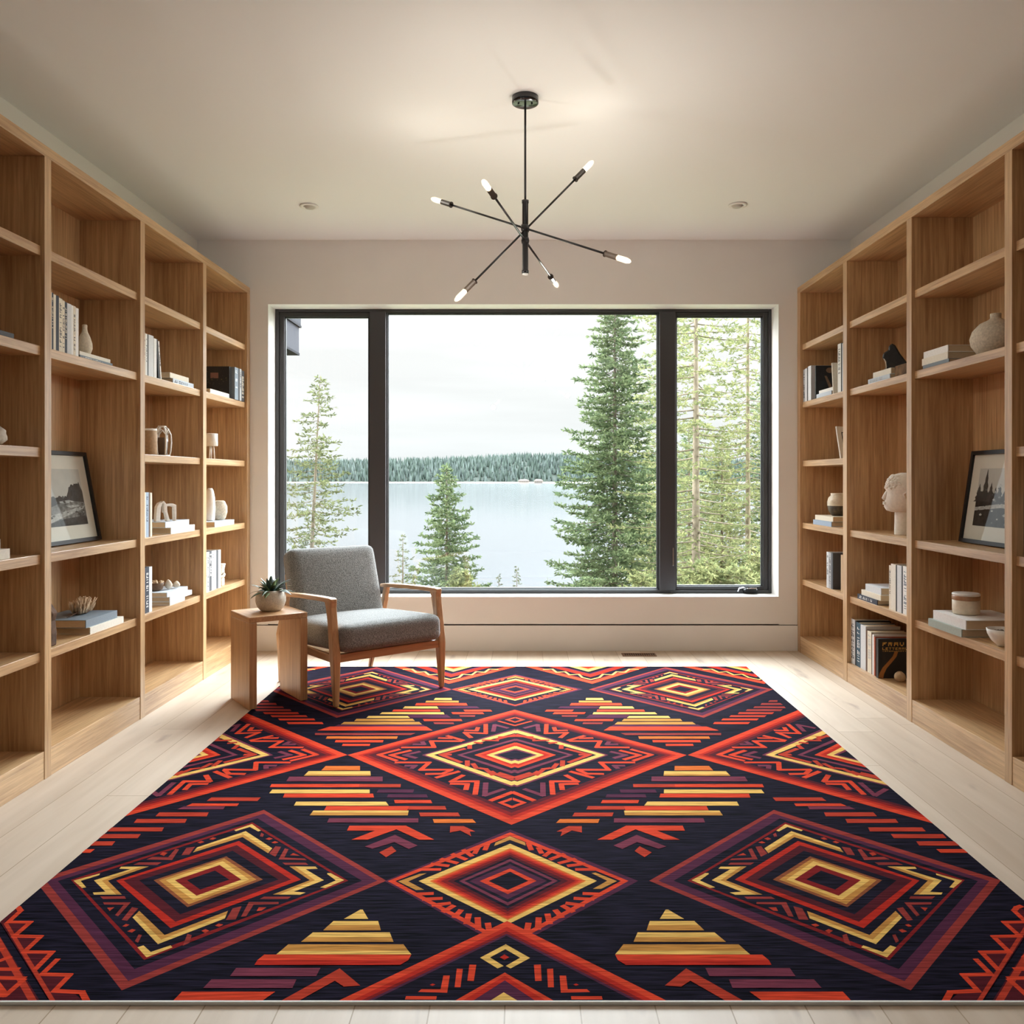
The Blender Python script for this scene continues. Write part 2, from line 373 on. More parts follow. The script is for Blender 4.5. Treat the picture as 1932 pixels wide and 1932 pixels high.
# ---------------------------------------------------------------- rug
RX0, RX1, RY0, RY1 = -1.346, 1.353, 1.849, 5.153
RC = dict(bg=(24, 20, 33), or_=(228, 74, 46), or2=(226, 116, 50), red=(196, 48, 34), dr=(138, 34, 34), ye=(246, 196, 106), go=(208, 146, 72),
          pu=(88, 42, 66), mv=(126, 58, 76), ru=(158, 60, 54), ru2=(196, 66, 46), mar=(90, 30, 38), br=(150, 84, 52))
RK = list(RC)
rmats = []
for k in RK:
    c = RC[k]
    m = bpy.data.materials.new('rug_wool_'+{'or_': 'orange', 'bg': 'midnight', 'or2': 'amber', 'dr': 'dark_red', 'ye': 'yellow', 'go': 'gold', 'pu': 'purple', 'mv': 'mauve', 'ru': 'rust', 'ru2': 'bright_rust', 'mar': 'maroon', 'br': 'brown', 'red': 'red'}[k])
    m.use_nodes = True; t = m.node_tree; b = t.nodes['Principled BSDF']; b.inputs['Roughness'].default_value = .95; b.inputs['Specular IOR Level'].default_value = .02
    tcn = N(t, 'ShaderNodeTexCoord'); mp = N(t, 'ShaderNodeMapping'); mp.inputs['Scale'].default_value = (9, 150, 1)
    t.links.new(tcn.outputs['Object'], mp.inputs[0])
    n = N(t, 'ShaderNodeTexNoise'); n.inputs['Scale'].default_value = 1; n.inputs['Detail'].default_value = 2; t.links.new(mp.outputs[0], n.inputs['Vector'])
    r = N(t, 'ShaderNodeMapRange'); r.inputs[1].default_value = .32; r.inputs[2].default_value = .68
    r.inputs[3].default_value = .25 if k == 'bg' else .68; r.inputs[4].default_value = 4.2 if k == 'bg' else 1.26
    t.links.new(n.outputs[0], r.inputs[0])
    x = N(t, 'ShaderNodeVectorMath', operation='SCALE'); x.inputs[0].default_value = [q*(.42 if k == 'bg' else .72) for q in srgb(c)[:3]]; t.links.new(r.outputs[0], x.inputs['Scale']); t.links.new(x.outputs[0], b.inputs['Base Color'])
    bp = N(t, 'ShaderNodeBump'); bp.inputs['Strength'].default_value = .5; bp.inputs['Distance'].default_value = .002; t.links.new(n.outputs[0], bp.inputs['Height']); t.links.new(bp.outputs[0], b.inputs['Normal'])
    rmats.append(m)
RPL = EYE-.008
def uv(x, y): v = RPL*F/(y-VY); return ((x-VX)*v/F, v)
CR = dict(q=(480, 1240, 3.7154), r=(960, 1240, 3.7154), b=(560, 1320, 4.6), e=(200, 1360, 4.025), d=(480, 1420, 3.864), l=(60, 1510, 4.391), m=(380, 1510, 5.084), c=(720, 1550, 3.864), z=(0, 1650, 5.682), n=(320, 1680, 3.864), p=(0, 0, 1))
def tr_(crop, pts): ox, oy, s = CR[crop]; return [uv(ox+x/s, oy+y/s) for x, y in pts]
rug = MB(); LAY = [0]
def clip(poly):
    for ax, val, sg in ((0, RX0, 1), (0, RX1, -1), (1, RY0, 1), (1, RY1, -1)):
        out = []
        for i in range(len(poly)):
            a, b_ = poly[i-1], poly[i]
            ia = (a[ax]-val)*sg >= 0; ib = (b_[ax]-val)*sg >= 0
            if ia != ib:
                f = (val-a[ax])/(b_[ax]-a[ax]); out.append((a[0]+f*(b_[0]-a[0]), a[1]+f*(b_[1]-a[1])))
            if ib: out.append(b_)
        poly = out
        if not poly: return poly
    return poly
def emit(col, poly):
    poly = clip(poly)
    if len(poly) < 3: return
    ar = sum(poly[i-1][0]*poly[i][1]-poly[i][0]*poly[i-1][1] for i in range(len(poly)))
    if abs(ar) < 1e-7: return
    if ar < 0: poly = poly[::-1]
    LAY[0] += 1; z = .0062+LAY[0]*1.2e-6
    rug.add([(p[0], p[1], z) for p in poly], [tuple(range(len(poly)))], RK.index(col))
XF_ = [lambda p: p]
def P(col, crop, pts):
    q = tr_(crop, pts)
    for f in XF_: emit(col, [f(p) for p in q])
def D4(col, L, T_, R, B):   # diamond from 4 photo points
    P(col, 'p', (L, T_, R, B))
def S(col, crop, pts, w):   # stroke with world width
    q = tr_(crop, pts)
    for f in XF_:
        g = [f(p) for p in q]
        for i in range(len(g)-1):
            a, b_ = Vector(g[i]), Vector(g[i+1]); d = (b_-a)
            if d.length < 1e-5: continue
            d.normalize(); n = Vector((-d.y, d.x))*w/2; e = d*w*.35
            emit(col, [tuple(a-e+n), tuple(b_+e+n), tuple(b_+e-n), tuple(a-e-n)])
def B(col, crop, y0, y1, a, b_, c, d): P(col, crop, [(a, y0), (b_, y0), (d, y1), (c, y1)])
idf = lambda p: p
def mir(u0): return lambda p: (2*u0-p[0], p[1])
mM = mir(-.025); mS = mir(-.0165); mC = mir(-.0415)
emit('bg', [(RX0, RY0), (RX1, RY0), (RX1, RY1), (RX0, RY1)])
# -- side diamonds, rows 1 and 3
def sc(p): return (p[0]+.003, 4.605+(p[1]-2.417)*1.055)
XF_ = [idf, mS, sc, lambda p: mS(sc(p))]
def p_(c, x, y): ox, oy, s = CR[c]; return (ox+x/s, oy+y/s)
D4('ru', (65.9, 1659.6), (498, 1527), (729, 1660.5), (229.7, 1867))
D4('pu', (87.3, 1661), (498, 1534), (712, 1660.5), (242, 1849.5))
D4('bg', (109, 1661), (486, 1543), (683, 1660.5), (253.6, 1827))
D4('dr', (134, 1659), (476, 1550.5), (657, 1660.5), (271.8, 1810))
D4('bg', (142, 1660.5), (474.5, 1554.5), (649, 1660.5), (274.5, 1801))
P('ye', 'm', [(315, 280), (485, 222), (570, 285), (545, 293), (465, 250), (330, 290)])
P('ye', 'm', [(1210, 692), (1240, 692), (1370, 760), (1190, 835), (1140, 828), (1290, 762), (1205, 700)])
P('ye', 'l', [(565, 600), (345, 660), (415, 720), (450, 715), (405, 662), (560, 614)])
P('ye', 'l', [(875, 1212), (925, 1195), (985, 1250), (1150, 1195), (1165, 1212), (950, 1295)])
T7 = [p_('l', 1370, 385), p_('m', 425, 290), p_('m', 680, 455), p_('m', 640, 502), p_('m', 395, 347), p_('l', 1335, 427)]
P('go', 'p', T7)
P('ye', 'p', [T7[0], T7[1], T7[2], (508.5, 1604), (458.5, 1573), (368, 1602)])
P('go', 'l', [(835, 965), (890, 910), (1100, 1110), (1625, 910), (1600, 972), (1045, 1185)])
P('ye', 'l', [(835, 965), (858, 942), (1072, 1148), (1612, 942), (1600, 972), (1045, 1185)])
P('ye', 'l', [(740, 545), (970, 543), (630, 660), (745, 775), (515, 775), (505, 758), (610, 752), (515, 658), (820, 565), (725, 562)])
P('go', 'l', [(900, 548), (970, 543), (630, 660), (745, 775), (700, 775), (580, 660)])
P('ye', 'm', [(845, 628), (1095, 630), (1115, 650), (1000, 655), (1175, 760), (885, 870), (1000, 878), (945, 900), (685, 897), (1040, 760)])
P('go', 'm', [(845, 628), (900, 630), (1090, 760), (745, 897), (685, 897), (1040, 760)])
P('ru', 'm', [(775, 592), (1000, 592), (1025, 612), (805, 612)])
P('ru', 'm', [(740, 560), (800, 455), (835, 465), (795, 543), (990, 553), (1010, 568)])
P('ru', 'm', [(650, 505), (710, 435), (765, 440), (710, 535)])
P('ru2', 'm', [(850, 520), (880, 500), (945, 525)])
P('ru', 'm', [(560, 340), (575, 305), (600, 320), (590, 345)]); P('ru2', 'm', [(615, 365), (650, 350), (685, 362), (650, 376)]); P('ru2', 'm', [(670, 402), (705, 385), (740, 398), (705, 408)])
P('ru', 'm', [(560, 940), (600, 918), (860, 918), (830, 940)])
P('ru', 'm', [(380, 1110), (455, 970), (740, 970), (740, 988), (500, 995), (430, 1105)])
P('ru', 'm', [(235, 1140), (300, 1030), (385, 1010), (330, 1135)])
P('ru2', 'm', [(530, 1055), (550, 1020), (625, 1020), (575, 1052)]); P('ru2', 'm', [(130, 1195), (165, 1175), (210, 1185), (170, 1208)]); P('ru2', 'm', [(0, 1245), (40, 1228), (75, 1245), (35, 1268)])
P('ru', 'l', [(1250, 1200), (1290, 1100), (1325, 1112), (1305, 1175)])
P('ru', 'l', [(565, 790), (770, 790), (780, 810), (590, 812)])
P('ru', 'l', [(590, 840), (820, 840), (715, 955), (690, 945), (762, 860), (600, 857)])
P('ru', 'l', [(745, 985), (830, 880), (882, 890), (790, 992)])
P('ru2', 'l', [(625, 885), (685, 880), (645, 912)]); P('ru2', 'l', [(750, 1038), (780, 1018), (810, 1025), (780, 1042)]); P('ru2', 'l', [(790, 1080), (830, 1060), (862, 1068), (830, 1090)])
P('ru', 'l', [(855, 1160), (885, 1105), (912, 1110), (880, 1175)])
P('ru', 'l', [(840, 528), (890, 510), (1075, 510), (1040, 530)])
P('ru', 'l', [(950, 485), (1000, 464), (1130, 466), (1190, 398), (1220, 402), (1162, 490)])
P('ru', 'l', [(1240, 450), (1280, 390), (1352, 380), (1305, 445)])
P('ru2', 'l', [(1370, 345), (1405, 332), (1430, 340), (1395, 352)]); P('ru2', 'l', [(1470, 318), (1500, 302), (1530, 308), (1500, 322)]); P('ru2', 'l', [(1060, 445), (1085, 425), (1125, 430), (1095, 455)])
D4('red', (219.4, 1660.3), (450.8, 1585.7), (567.8, 1658.5), (321.9, 1750))
D4('mar', (233, 1660), (446.9, 1593.6), (549, 1658.5), (331, 1738))
D4('bg', (262.7, 1660), (439, 1604), (525.5, 1658.5), (340, 1724))
D4('br', (290, 1659.6), (427, 1614.6), (496, 1658.5), (353.8, 1710.4))
D4('go', (300, 1659.6), (423, 1618.6), (484, 1658.5), (356, 1705))
D4('ye', (312.8, 1659.6), (420.3, 1623.7), (470.5, 1658.5), (365, 1696.7))
D4('dr', (330, 1659.6), (414.4, 1631), (455.7, 1658.5), (370.9, 1688.8))
D4('bg', (352.6, 1659.6), (405.6, 1641.4), (433, 1658.5), (377.7, 1677.4))
# -- centre diamonds, rows 1 and 3
def cc(p): return (p[0]-.004, 4.61+(p[1]-2.419)*1.0)
XF_ = [idf, cc]
def CD(col, l, r, t, b_, xt=962.5, xb=958): D4(col, (720+l/3.864, 1661.3), (xt, 1550+t/3.864), (720+r/3.864, 1661), (xb, 1550+b_/3.864))
CD('pu', 20, 1870, 55, 930); CD('or_', 45, 1800, 75, 905); CD('bg', 100, 1745, 100, 872)
for col, pts in (('go', [(330, 370), (120, 432), (300, 495), (240, 495), (120, 432), (270, 380)]),):
    P(col, 'c', [(120, 432), (275, 378), (330, 372), (195, 432), (310, 493), (250, 495)])
    P(col, 'c', [(1715, 430), (1560, 368), (1530, 372), (1645, 428), (1540, 487), (1600, 487)])
    P(col, 'c', [(820, 175), (830, 150), (935, 103), (1045, 148), (1050, 172), (935, 130)])
for a, b_ in (((300, 345), (420, 345)), ((370, 305), (480, 318)), ((440, 270), (545, 298)), ((520, 235), (610, 270)), ((600, 205), (655, 245)), ((700, 190), (680, 225)), ((775, 155), (755, 200)),
              ((250, 525), (365, 520)), ((310, 562), (430, 556)), ((380, 605), (490, 592)), ((455, 650), (520, 612)), ((535, 690), (575, 645)), ((620, 735), (635, 675)), ((705, 775), (700, 702)), ((785, 790), (775, 742))):
    S('or_', 'c', [a, b_], .016)
    S('or_', 'c', [(1845-a[0], a[1]), (1845-b_[0], b_[1])], .016)
CD('ye', 270, 1570, 158, 745); CD('or2', 350, 1490, 190, 715); CD('or_', 375, 1465, 200, 705); CD('red', 400, 1440, 212, 688); CD('dr', 430, 1415, 224, 672)
CD('mar', 480, 1360, 240, 650); CD('bg', 525, 1310, 256, 630); CD('mv', 565, 1285, 270, 608); CD('bg', 605, 1245, 289, 586); CD('pu', 640, 1205, 308, 562)
CD('or_', 715, 1130, 338, 525); CD('bg', 780, 1070, 362, 495)
# -- middle band diamond and its flanks
uL = uv(655.7, 1423.7)[0]
mL = lambda p: (2*uL-p[0], p[1])
def BD(col, l, t, b_, rr=None, xt=971, xb=965):
    x0, y0 = 560+l/4.6, 1423.8
    u0 = -.0415 if rr is None else rr
    L = uv(x0, y0); R = (2*u0-L[0], L[1]); T_ = uv(xt, 1320+t/4.6); Bm = uv(xb, 1320+b_/4.6)
    q = [L, T_, R, Bm]
    for f in XF_: emit(col, [f(p) for p in q])
XF_ = [idf, mL, lambda p: mM(mL(p))]
for a in (('or_', 440, 85, 1082), ('red', 530, 106, 1036), ('dr', 570, 118, 1008), ('mar', 620, 128, 978), ('bg', 680, 140, 950)): BD(*a, rr=-.027)
XF_ = [idf, mir(-.035), mL, lambda p: mM(mL(p))]
BW = .02
for pts in ([(1640, 212), (1640, 290), (1458, 283), (1510, 325)], [(1465, 264), (1560, 266), (1572, 240)], [(1240, 330), (1340, 332)], [(1310, 312), (1440, 350)], [(1420, 357), (1165, 357), (1192, 410), (920, 412)],
            [(885, 430), (712, 475), (860, 525)], [(980, 440), (815, 478), (942, 515)], [(865, 542), (1150, 542), (1075, 606), (1345, 604)], [(1130, 642), (1262, 640), (1330, 612)], [(1215, 672), (1400, 622)],
            [(1440, 655), (1340, 707), (1565, 706), (1548, 815)], [(1345, 727), (1480, 730), (1468, 775)]):
    S('or_', 'b', pts, BW)
for pts in ([(1640, 722), (1632, 828), (1790, 775)], [(1705, 270), (1718, 215), (1825, 243)], [(1020, 385), (1105, 385), (1090, 365)], [(1060, 450), (935, 478), (1030, 502)], [(950, 570), (1030, 570), (1000, 592)]):
    S('mv', 'b', pts, BW)
for a in (('mv', 1085, 250, 756), ('ye', 1115, 262, 742), ('bg', 1190, 288, 708)): BD(*a)
for pts in ([(1450, 425), (1250, 475), (1420, 540)], [(1740, 340), (1890, 302)], [(1260, 475), (1330, 475)], [(1690, 622), (1722, 642), (1870, 690)], [(1500, 395), (1500, 420)], [(1550, 370), (1600, 375)], [(1620, 350), (1740, 352)], [(1480, 530), (1480, 570)], [(1530, 555), (1560, 592)], [(1590, 592), (1640, 600)], [(1640, 600), (1700, 650)], [(1760, 635), (1880, 672)], [(1760, 322), (1890, 315)]):
    S('ru2', 'b', pts, BW)
for a in (('mv', 1390, 338, 637), ('bg', 1435, 354, 614), ('or_', 1540, 370, 590), ('red', 1590, 385, 572), ('ye', 1645, 400, 556), ('mv', 1705, 424, 531), ('bg', 1740, 436, 518)): BD(*a)
XF_ = [idf, mir(-.0405)]
S('or_', 'b', [(1755, 185), (1890, 222)], .014); P('or_', 'b', [(1805, 172), (1893, 148), (1893, 198)]); P('bg', 'b', [(1845, 172), (1893, 159), (1893, 187)])
S('or_', 'b', [(1690, 870), (1866, 802)], .022); P('or_', 'b', [(1740, 891), (1867, 847), (1867, 941)]); P('bg', 'b', [(1795, 892), (1867, 868), (1867, 918)])
# -- top edge chevrons (traced on the right, mirrored to the left)
XF_ = [idf, mir(-.0175), lambda p: (p[0]+.955, p[1]), lambda p: (p[0]-1.935, p[1])]
def VV(col, v, l, r, top=50): P(col, 'r', [(l, top), v, (r, top)])
VV('or_', (585, 185), 60, 1020); VV('mar', (582, 166), 130, 955); VV('bg', (582, 158), 150, 935)
VV('red', (572, 138), 225, 870); VV('pu', (568, 118), 290, 800); VV('bg', (565, 112), 320, 780); VV('ye', (557, 100), 370, 740); VV('go', (556, 86), 420, 690); VV('red', (556, 80), 445, 665)
for s_ in (-1, 1):
    S('ye', 'r', [(575+s_*x, y) for x, y in ((0, 155), (60, 140), (85, 118), (150, 122), (180, 100), (240, 104), (270, 82), (330, 84))], .014)
# -- stepped bars
XF_ = [idf, mM]
for r in (('ye', 284, 298, 1268, 1382, 1258, 1385), ('go', 303, 316, 1205, 1432, 1198, 1432), ('or_', 320, 337, 1135, 1485, 1125, 1495), ('ye', 343, 358, 1055, 1280, 1040, 1290), ('pu', 343, 357, 1285, 1560, 1292, 1580),
          ('or_', 365, 379, 975, 1300, 965, 1305), ('or_', 366, 379, 1465, 1655, 1475, 1668), ('ye', 384, 398, 895, 1325, 878, 1332), ('or_', 384, 397, 1380, 1600, 1390, 1612), ('pu', 401, 424, 1072, 1350, 1092, 1380), ('ru', 405, 416, 1435, 1548, 1442, 1545),
          ('ye', 410, 424, 800, 1075, 785, 1090), ('go', 430, 446, 715, 1110, 700, 1125), ('or_', 432, 446, 1180, 1450, 1190, 1458), ('go', 452, 469, 630, 1155, 605, 1175), ('ru', 455, 467, 1255, 1395, 1262, 1400), ('pu', 470, 484, 590, 1180, 560, 1200),
          ('or_', 484, 512, 530, 1205, 440, 1250), ('ru', 530, 544, 425, 1130, 425, 1095), ('or2', 553, 570, 510, 1005, 500, 998), ('or_', 579, 595, 570, 905, 563, 900), ('or_', 605, 620, 620, 812, 613, 808),
          ('ru', 300, 312, 40, 95, 40, 105), ('ru', 320, 333, 20, 150, 0, 158), ('ru', 343, 355, -10, 198, -20, 208), ('ru', 363, 376, 0, 250, 15, 260), ('ru2', 384, 397, 60, 305, 72, 314), ('ru2', 405, 418, 112, 362, 125, 374), ('or_', 428, 441, 165, 417, 178, 428), ('or_', 453, 467, 225, 475, 238, 485)):
    B(r[0], 'q', *r[1:])
for r in (('or2', 95, 127, 520, 770, 488, 770), ('go', 133, 167, 395, 845, 360, 848), ('ye', 133, 156, 395, 845, 372, 847), ('mv', 173, 207, 255, 935, 232, 935), ('or_', 227, 250, 125, 765, 112, 760), ('ru2', 227, 250, 765, 1068, 760, 1065),
          ('ye', 267, 294, 130, 840, 108, 840), ('pu', 267, 290, 905, 1165, 890, 1155), ('or_', 297, 325, 220, 865, 208, 872), ('pu', 302, 325, 975, 1255, 965, 1265), ('or_', 343, 366, 1018, 1285, 1025, 1297), ('ye', 355, 384, 305, 958, 288, 980),
          ('or_', 388, 418, 525, 1130, 508, 1115), ('ru2', 388, 413, 1130, 1390, 1120, 1400), ('go', 420, 455, 430, 1125, 403, 1118), ('ye', 420, 434, 430, 1125, 419, 1122), ('ru2', 435, 462, 1200, 1485, 1210, 1500), ('mv', 476, 507, 545, 1195, 530, 1195), ('or2', 482, 510, 1300, 1590, 1310, 1617)):
    B(r[0], 'd', *r[1:])
P('or_', 'd', [(693, 530), (1105, 530), (1310, 632), (1200, 632), (1035, 557), (825, 632), (708, 632), (880, 566), (675, 566)])
P('ru2', 'd', [(1428, 533), (1525, 533), (1610, 573), (1570, 573), (1580, 607), (1500, 565), (1425, 580)])
P('mv', 'd', [(805, 682), (1025, 597), (1190, 675), (1125, 700), (1020, 650), (860, 698)])
P('ru2', 'd', [(910, 725), (1000, 680), (1035, 715), (960, 760)])
for r in (('ru2', 580, 606, 800, 1175, 765, 1150), ('or_', 625, 645, 655, 1010, 610, 995), ('mv', 648, 670, 590, 905, 540, 890), ('ru2', 693, 723, 405, 780, 375, 765), ('ru2', 743, 773, 235, 615, 210, 600), ('ru2', 807, 837, 30, 440, 0, 425), ('ru2', 858, 889, -130, 265, -160, 240), ('ru2', 913, 945, -290, 70, -320, 45), ('or_', 972, 1000, -400, -85, -450, -120)):
    B(r[0], 'e', *r[1:])
# -- pyramids near the front edge
P('ye', 'n', [(1270, 205), (1390, 137), (1408, 137), (1448, 205)])
for r in (('ye', 220, 288, 1195, 1520, 1120, 1540), ('go', 250, 288, 1160, 1530, 1120, 1540), ('ye', 303, 372, 1045, 1605, 958, 1632), ('go', 338, 372, 1002, 1618, 958, 1632), ('go', 390, 437, 865, 1705, 810, 1740), ('ye', 437, 463, 810, 1740, 778, 1762),
          ('or_', 465, 505, 690, 1762, 640, 1740), ('red', 505, 540, 640, 1740, 618, 1680), ('mv', 562, 622, 485, 1100, 440, 1068), ('mv', 645, 708, 305, 925, 245, 895), ('or_', 735, 798, 90, 770, 28, 680)):
    B(r[0], 'n', *r[1:])
P('ru2', 'n', [(760, 830), (1240, 565), (1390, 690), (1270, 698), (1205, 655), (890, 830)])
# -- centre of the front edge
XF_ = [idf]
def TRI(col, ax, ay, k1, k2, yb=1340):
    P(col, 'c', [(ax, ay), (ax-(yb-ay)/k1, yb), (ax+(yb-ay)/k2, yb)])
TRI('or_', 915, 722, .473, .4995); TRI('red', 913, 765, .475, .503); TRI('dr', 911, 795, .478, .505); TRI('pu', 911, 815, .48, .507); TRI('bg', 910, 830, .483, .51)
P('ye', 'c', [(718, 990), (905, 892), (1082, 992), (940, 1068), (905, 1050), (1010, 990), (902, 928), (790, 988), (890, 1050), (845, 1068)])
P('red', 'c', [(862, 987), (895, 966), (930, 987), (895, 1005)])
for s_ in (0, 1):
    XF_ = [mir(-.0435)] if s_ else [idf]
    P('or_', 'c', [(640, 1040), (690, 1042), (672, 1160), (625, 1158)]); P('or_', 'c', [(548, 1070), (592, 1072), (575, 1205), (532, 1205)])
    P('or_', 'c', [(450, 1120), (497, 1120), (478, 1245), (265, 1240), (290, 1220), (430, 1220)]); P('or_', 'c', [(178, 1270), (402, 1270), (398, 1294), (170, 1294)]); P('red', 'c', [(350, 1188), (372, 1178), (392, 1186), (372, 1195)])
XF_ = [idf]
P('or_', 'c', [(898, 1098), (505, 1320), (1285, 1320)]); P('red', 'c', [(898, 1122), (560, 1320), (1225, 1320)]); P('pu', 'c', [(898, 1155), (640, 1320), (1145, 1320)]); P('ye', 'c', [(890, 1242), (765, 1320), (1020, 1320)])
# -- zigzag corners
XF_ = [idf, mir(-.0165)]
P('mar', 'z', [(170, 340), (-60, 520), (0, 500), (560, 1390), (930, 1390), (800, 1270), (580, 1245), (740, 1075), (450, 1060), (350, 1000), (560, 830), (240, 820), (430, 665), (130, 655), (320, 510), (50, 505), (200, 380)])
S('ru2', 'z', [(62, 520), (596, 1400)], .009)
ZW = .0135
S('or_', 'z', [(150, 335), (195, 350), (222, 385), (90, 505), (325, 508), (155, 655), (435, 662), (260, 825), (560, 828), (380, 1010)], ZW)
S('or_', 'z', [(610, 910), (450, 1065), (750, 1072), (585, 1242), (880, 1258), (945, 1380)], ZW)
P('mar', 'z', [(-400, 100), (0, 660), (450, 1390), (-700, 1390)])
S('ru2', 'z', [(-85, 590), (380, 1400)], .014)
for pts in ([(-200, 1100), (255, 1108)], [(250, 1125), (60, 1290), (-200, 1290)], [(60, 1290), (-60, 1130)], [(-200, 1010), (190, 1010)], [(-100, 960), (100, 880)], [(-150, 830), (20, 800)]): S('or_', 'z', pts, ZW)
ro = empty('area_rug', (0, 0, 0), label='large midnight rug with orange, yellow and purple diamond pattern on floor', cat='rug')
base = MB().box((RX0+.004, RY0+.004, .0), (RX1-.004, RY1, .0061))
base.build('rug_backing', mat('rug_backing', srgb(150, 146, 138), .9), ro)
rug.build('woven_pile', rmats, ro)
MB().box((RX0, RY0-.005, .0), (RX1, RY0+.003, .0075)).build('bound_edge', mat('pale_binding', srgb(225, 222, 214), .8), ro, bevel=.002)

# ---------------------------------------------------------------- floor vent
vr = empty('floor_vent', (.75, 5.52, 0), label='brown slotted floor vent below the window', cat='vent')
v = MB(); vm = mat('brown_vent', srgb(120, 84, 56), .5)
v.box((-.11, -.045, 0), (.11, -.035, .004)); v.box((-.11, .035, 0), (.11, .045, .004)); v.box((-.11, -.035, 0), (-.10, .035, .004)); v.box((.10, -.035, 0), (.11, .035, .004))
v.build('vent_frame', vm, vr)
v = MB()
for i in range(14): v.box((-.098+i*.0142, -.035, .001), (-.091+i*.0142, .035, .0035))
v.build('louvre', vm, vr); MB().box((-.1, -.035, 0), (.1, .035, .0008)).build('vent_recess', mat('vent_dark', srgb(30, 20, 14), .9), vr)

# ---------------------------------------------------------------- armchair
TH = math.radians(40)
CH = empty('armchair', (-.936, 4.231, 0), (0, 0, TH), 'grey upholstered armchair with open oak arms, before the window', 'armchair')
fab = mat('grey_tweed', srgb(122, 122, 120), .95, noise=.6, nscale=210, bump=.8, spec=.2, sheen=.25)
CW = .635
RG = .0085
def leg(name, secs): return MB().loft(secs).build(name, CHW[2], CH, bevel=.006, seg=3)
for x, s in ((0, 1), (CW, -1)):
    leg('leg', [((x, .0, RG), (.012, 0, 0), (0, .013, 0)), ((x, .006, .15), (.018, 0, 0), (0, .019, 0)), ((x, .012, .26), (.021, 0, 0), (0, .024, 0)), ((x, .036, .42), (.019, 0, 0), (0, .022, 0)), ((x, .052, .50), (.019, 0, 0), (0, .026, 0)), ((x, .058, .528), (.020, 0, 0), (0, .034, 0))])
    leg('leg', [((x+s*.03, .72, .0), (.011, 0, 0), (0, .012, 0)), ((x+s*.018, .685, .16), (.016, 0, 0), (0, .018, 0)), ((x, .655, .28), (.018, 0, 0), (0, .022, 0)), ((x, .60, .42), (.016, 0, 0), (0, .018, 0)), ((x, .575, .502), (.015, 0, 0), (0, .017, 0))])
    MB().loft([((x, .022, .533), (.018, 0, 0), (0, .0, .010)), ((x, .045, .535), (.021, 0, 0), (0, .0, .012)), ((x, .16, .533), (.022, 0, 0), (0, 0, .0115)), ((x, .38, .524), (.021, 0, 0), (0, 0, .011)), ((x, .56, .512), (.020, 0, 0), (0, 0, .0115)), ((x, .635, .505), (.014, 0, 0), (0, 0, .009))]).build('armrest', CHW[1], CH, bevel=.006, seg=3)
    MB().box((x+s*.004-.011, .03, .222), (x+s*.004+.011, .67, .262)).build('side_rail', CHW[1], CH, bevel=.004)
MB().box((.018, -.002, .226), (CW-.018, .022, .268)).build('front_rail', CHW[0], CH, bevel=.004)
MB().box((.018, .645, .222), (CW-.018, .667, .262)).build('rear_rail', CHW[0], CH, bevel=.004)
Ms = Matrix.Translation((CW/2, .285, .326)) @ Euler((math.radians(-3.2), 0, 0)).to_matrix().to_4x4()
MB().rbox((.300, .325, .069), .04, 16, .02, Ms).build('seat_cushion', fab, CH)
Mb = Matrix.Translation((CW/2+.012, .652, .520)) @ Euler((math.radians(-18), 0, 0)).to_matrix().to_4x4() @ Euler((PI/2, 0, 0)).to_matrix().to_4x4()
MB().rbox((.278, .232, .06), .045, 14, .018, Mb).build('back_cushion', fab, CH)
MB().loft([((CW/2, .675, .25), (.25, 0, 0), (0, .008, 0)), ((CW/2, .745, .60), (.25, 0, 0), (0, .008, 0))]).build('back_frame', CHW[0], CH, bevel=.004)

# ---------------------------------------------------------------- side table with plant
TT = math.radians(36)
TB = empty('side_table', (-1.355, 4.19, 0), (0, 0, TT), 'square oak side table with two slab legs, under the potted succulent', 'side table')
L_ = .30; tk = .038
MB().box((0, 0, .432), (L_, L_, .460)).build('tabletop', CHW[1], TB, bevel=.003)
MB().box((0, 0, .0), (tk, L_, .432)).build('leg', CHW[2], TB, bevel=.003)
MB().box((L_-tk, 0, RG), (L_, L_, .432)).build('leg', CHW[2], TB, bevel=.003)
pc = Vector((-1.355, 4.19, .46))+Euler((0, 0, TT)).to_matrix() @ Vector((.165, .165, 0))
PP = empty('potted_succulent', pc, label='spiky green succulent in a speckled cream pot on the side table', cat='potted plant')
potm = mat('speckled_ceramic', srgb(196, 186, 170), .7, noise=.16, nscale=140, bump=.15)
MB().lathe([(.040, 0), (.052, .004), (.068, .022), (.077, .05), (.077, .07), (.070, .095), (.062, .108), (.057, .108), (.064, .095), (.068, .08)], 36, cap=True).build('pot', potm, PP)
MB().lathe([(.001, .092), (.06, .092), (.062, .088)], 24).build('soil', mat('dark_soil', srgb(40, 32, 25), 1), PP)
lf = [mat('succulent_green', srgb(62, 84, 52), .45, noise=.3, nscale=30), mat('succulent_pale', srgb(112, 132, 88), .45, noise=.25, nscale=30), mat('succulent_blue', srgb(52, 76, 72), .45, noise=.2, nscale=30)]
random.seed(3)
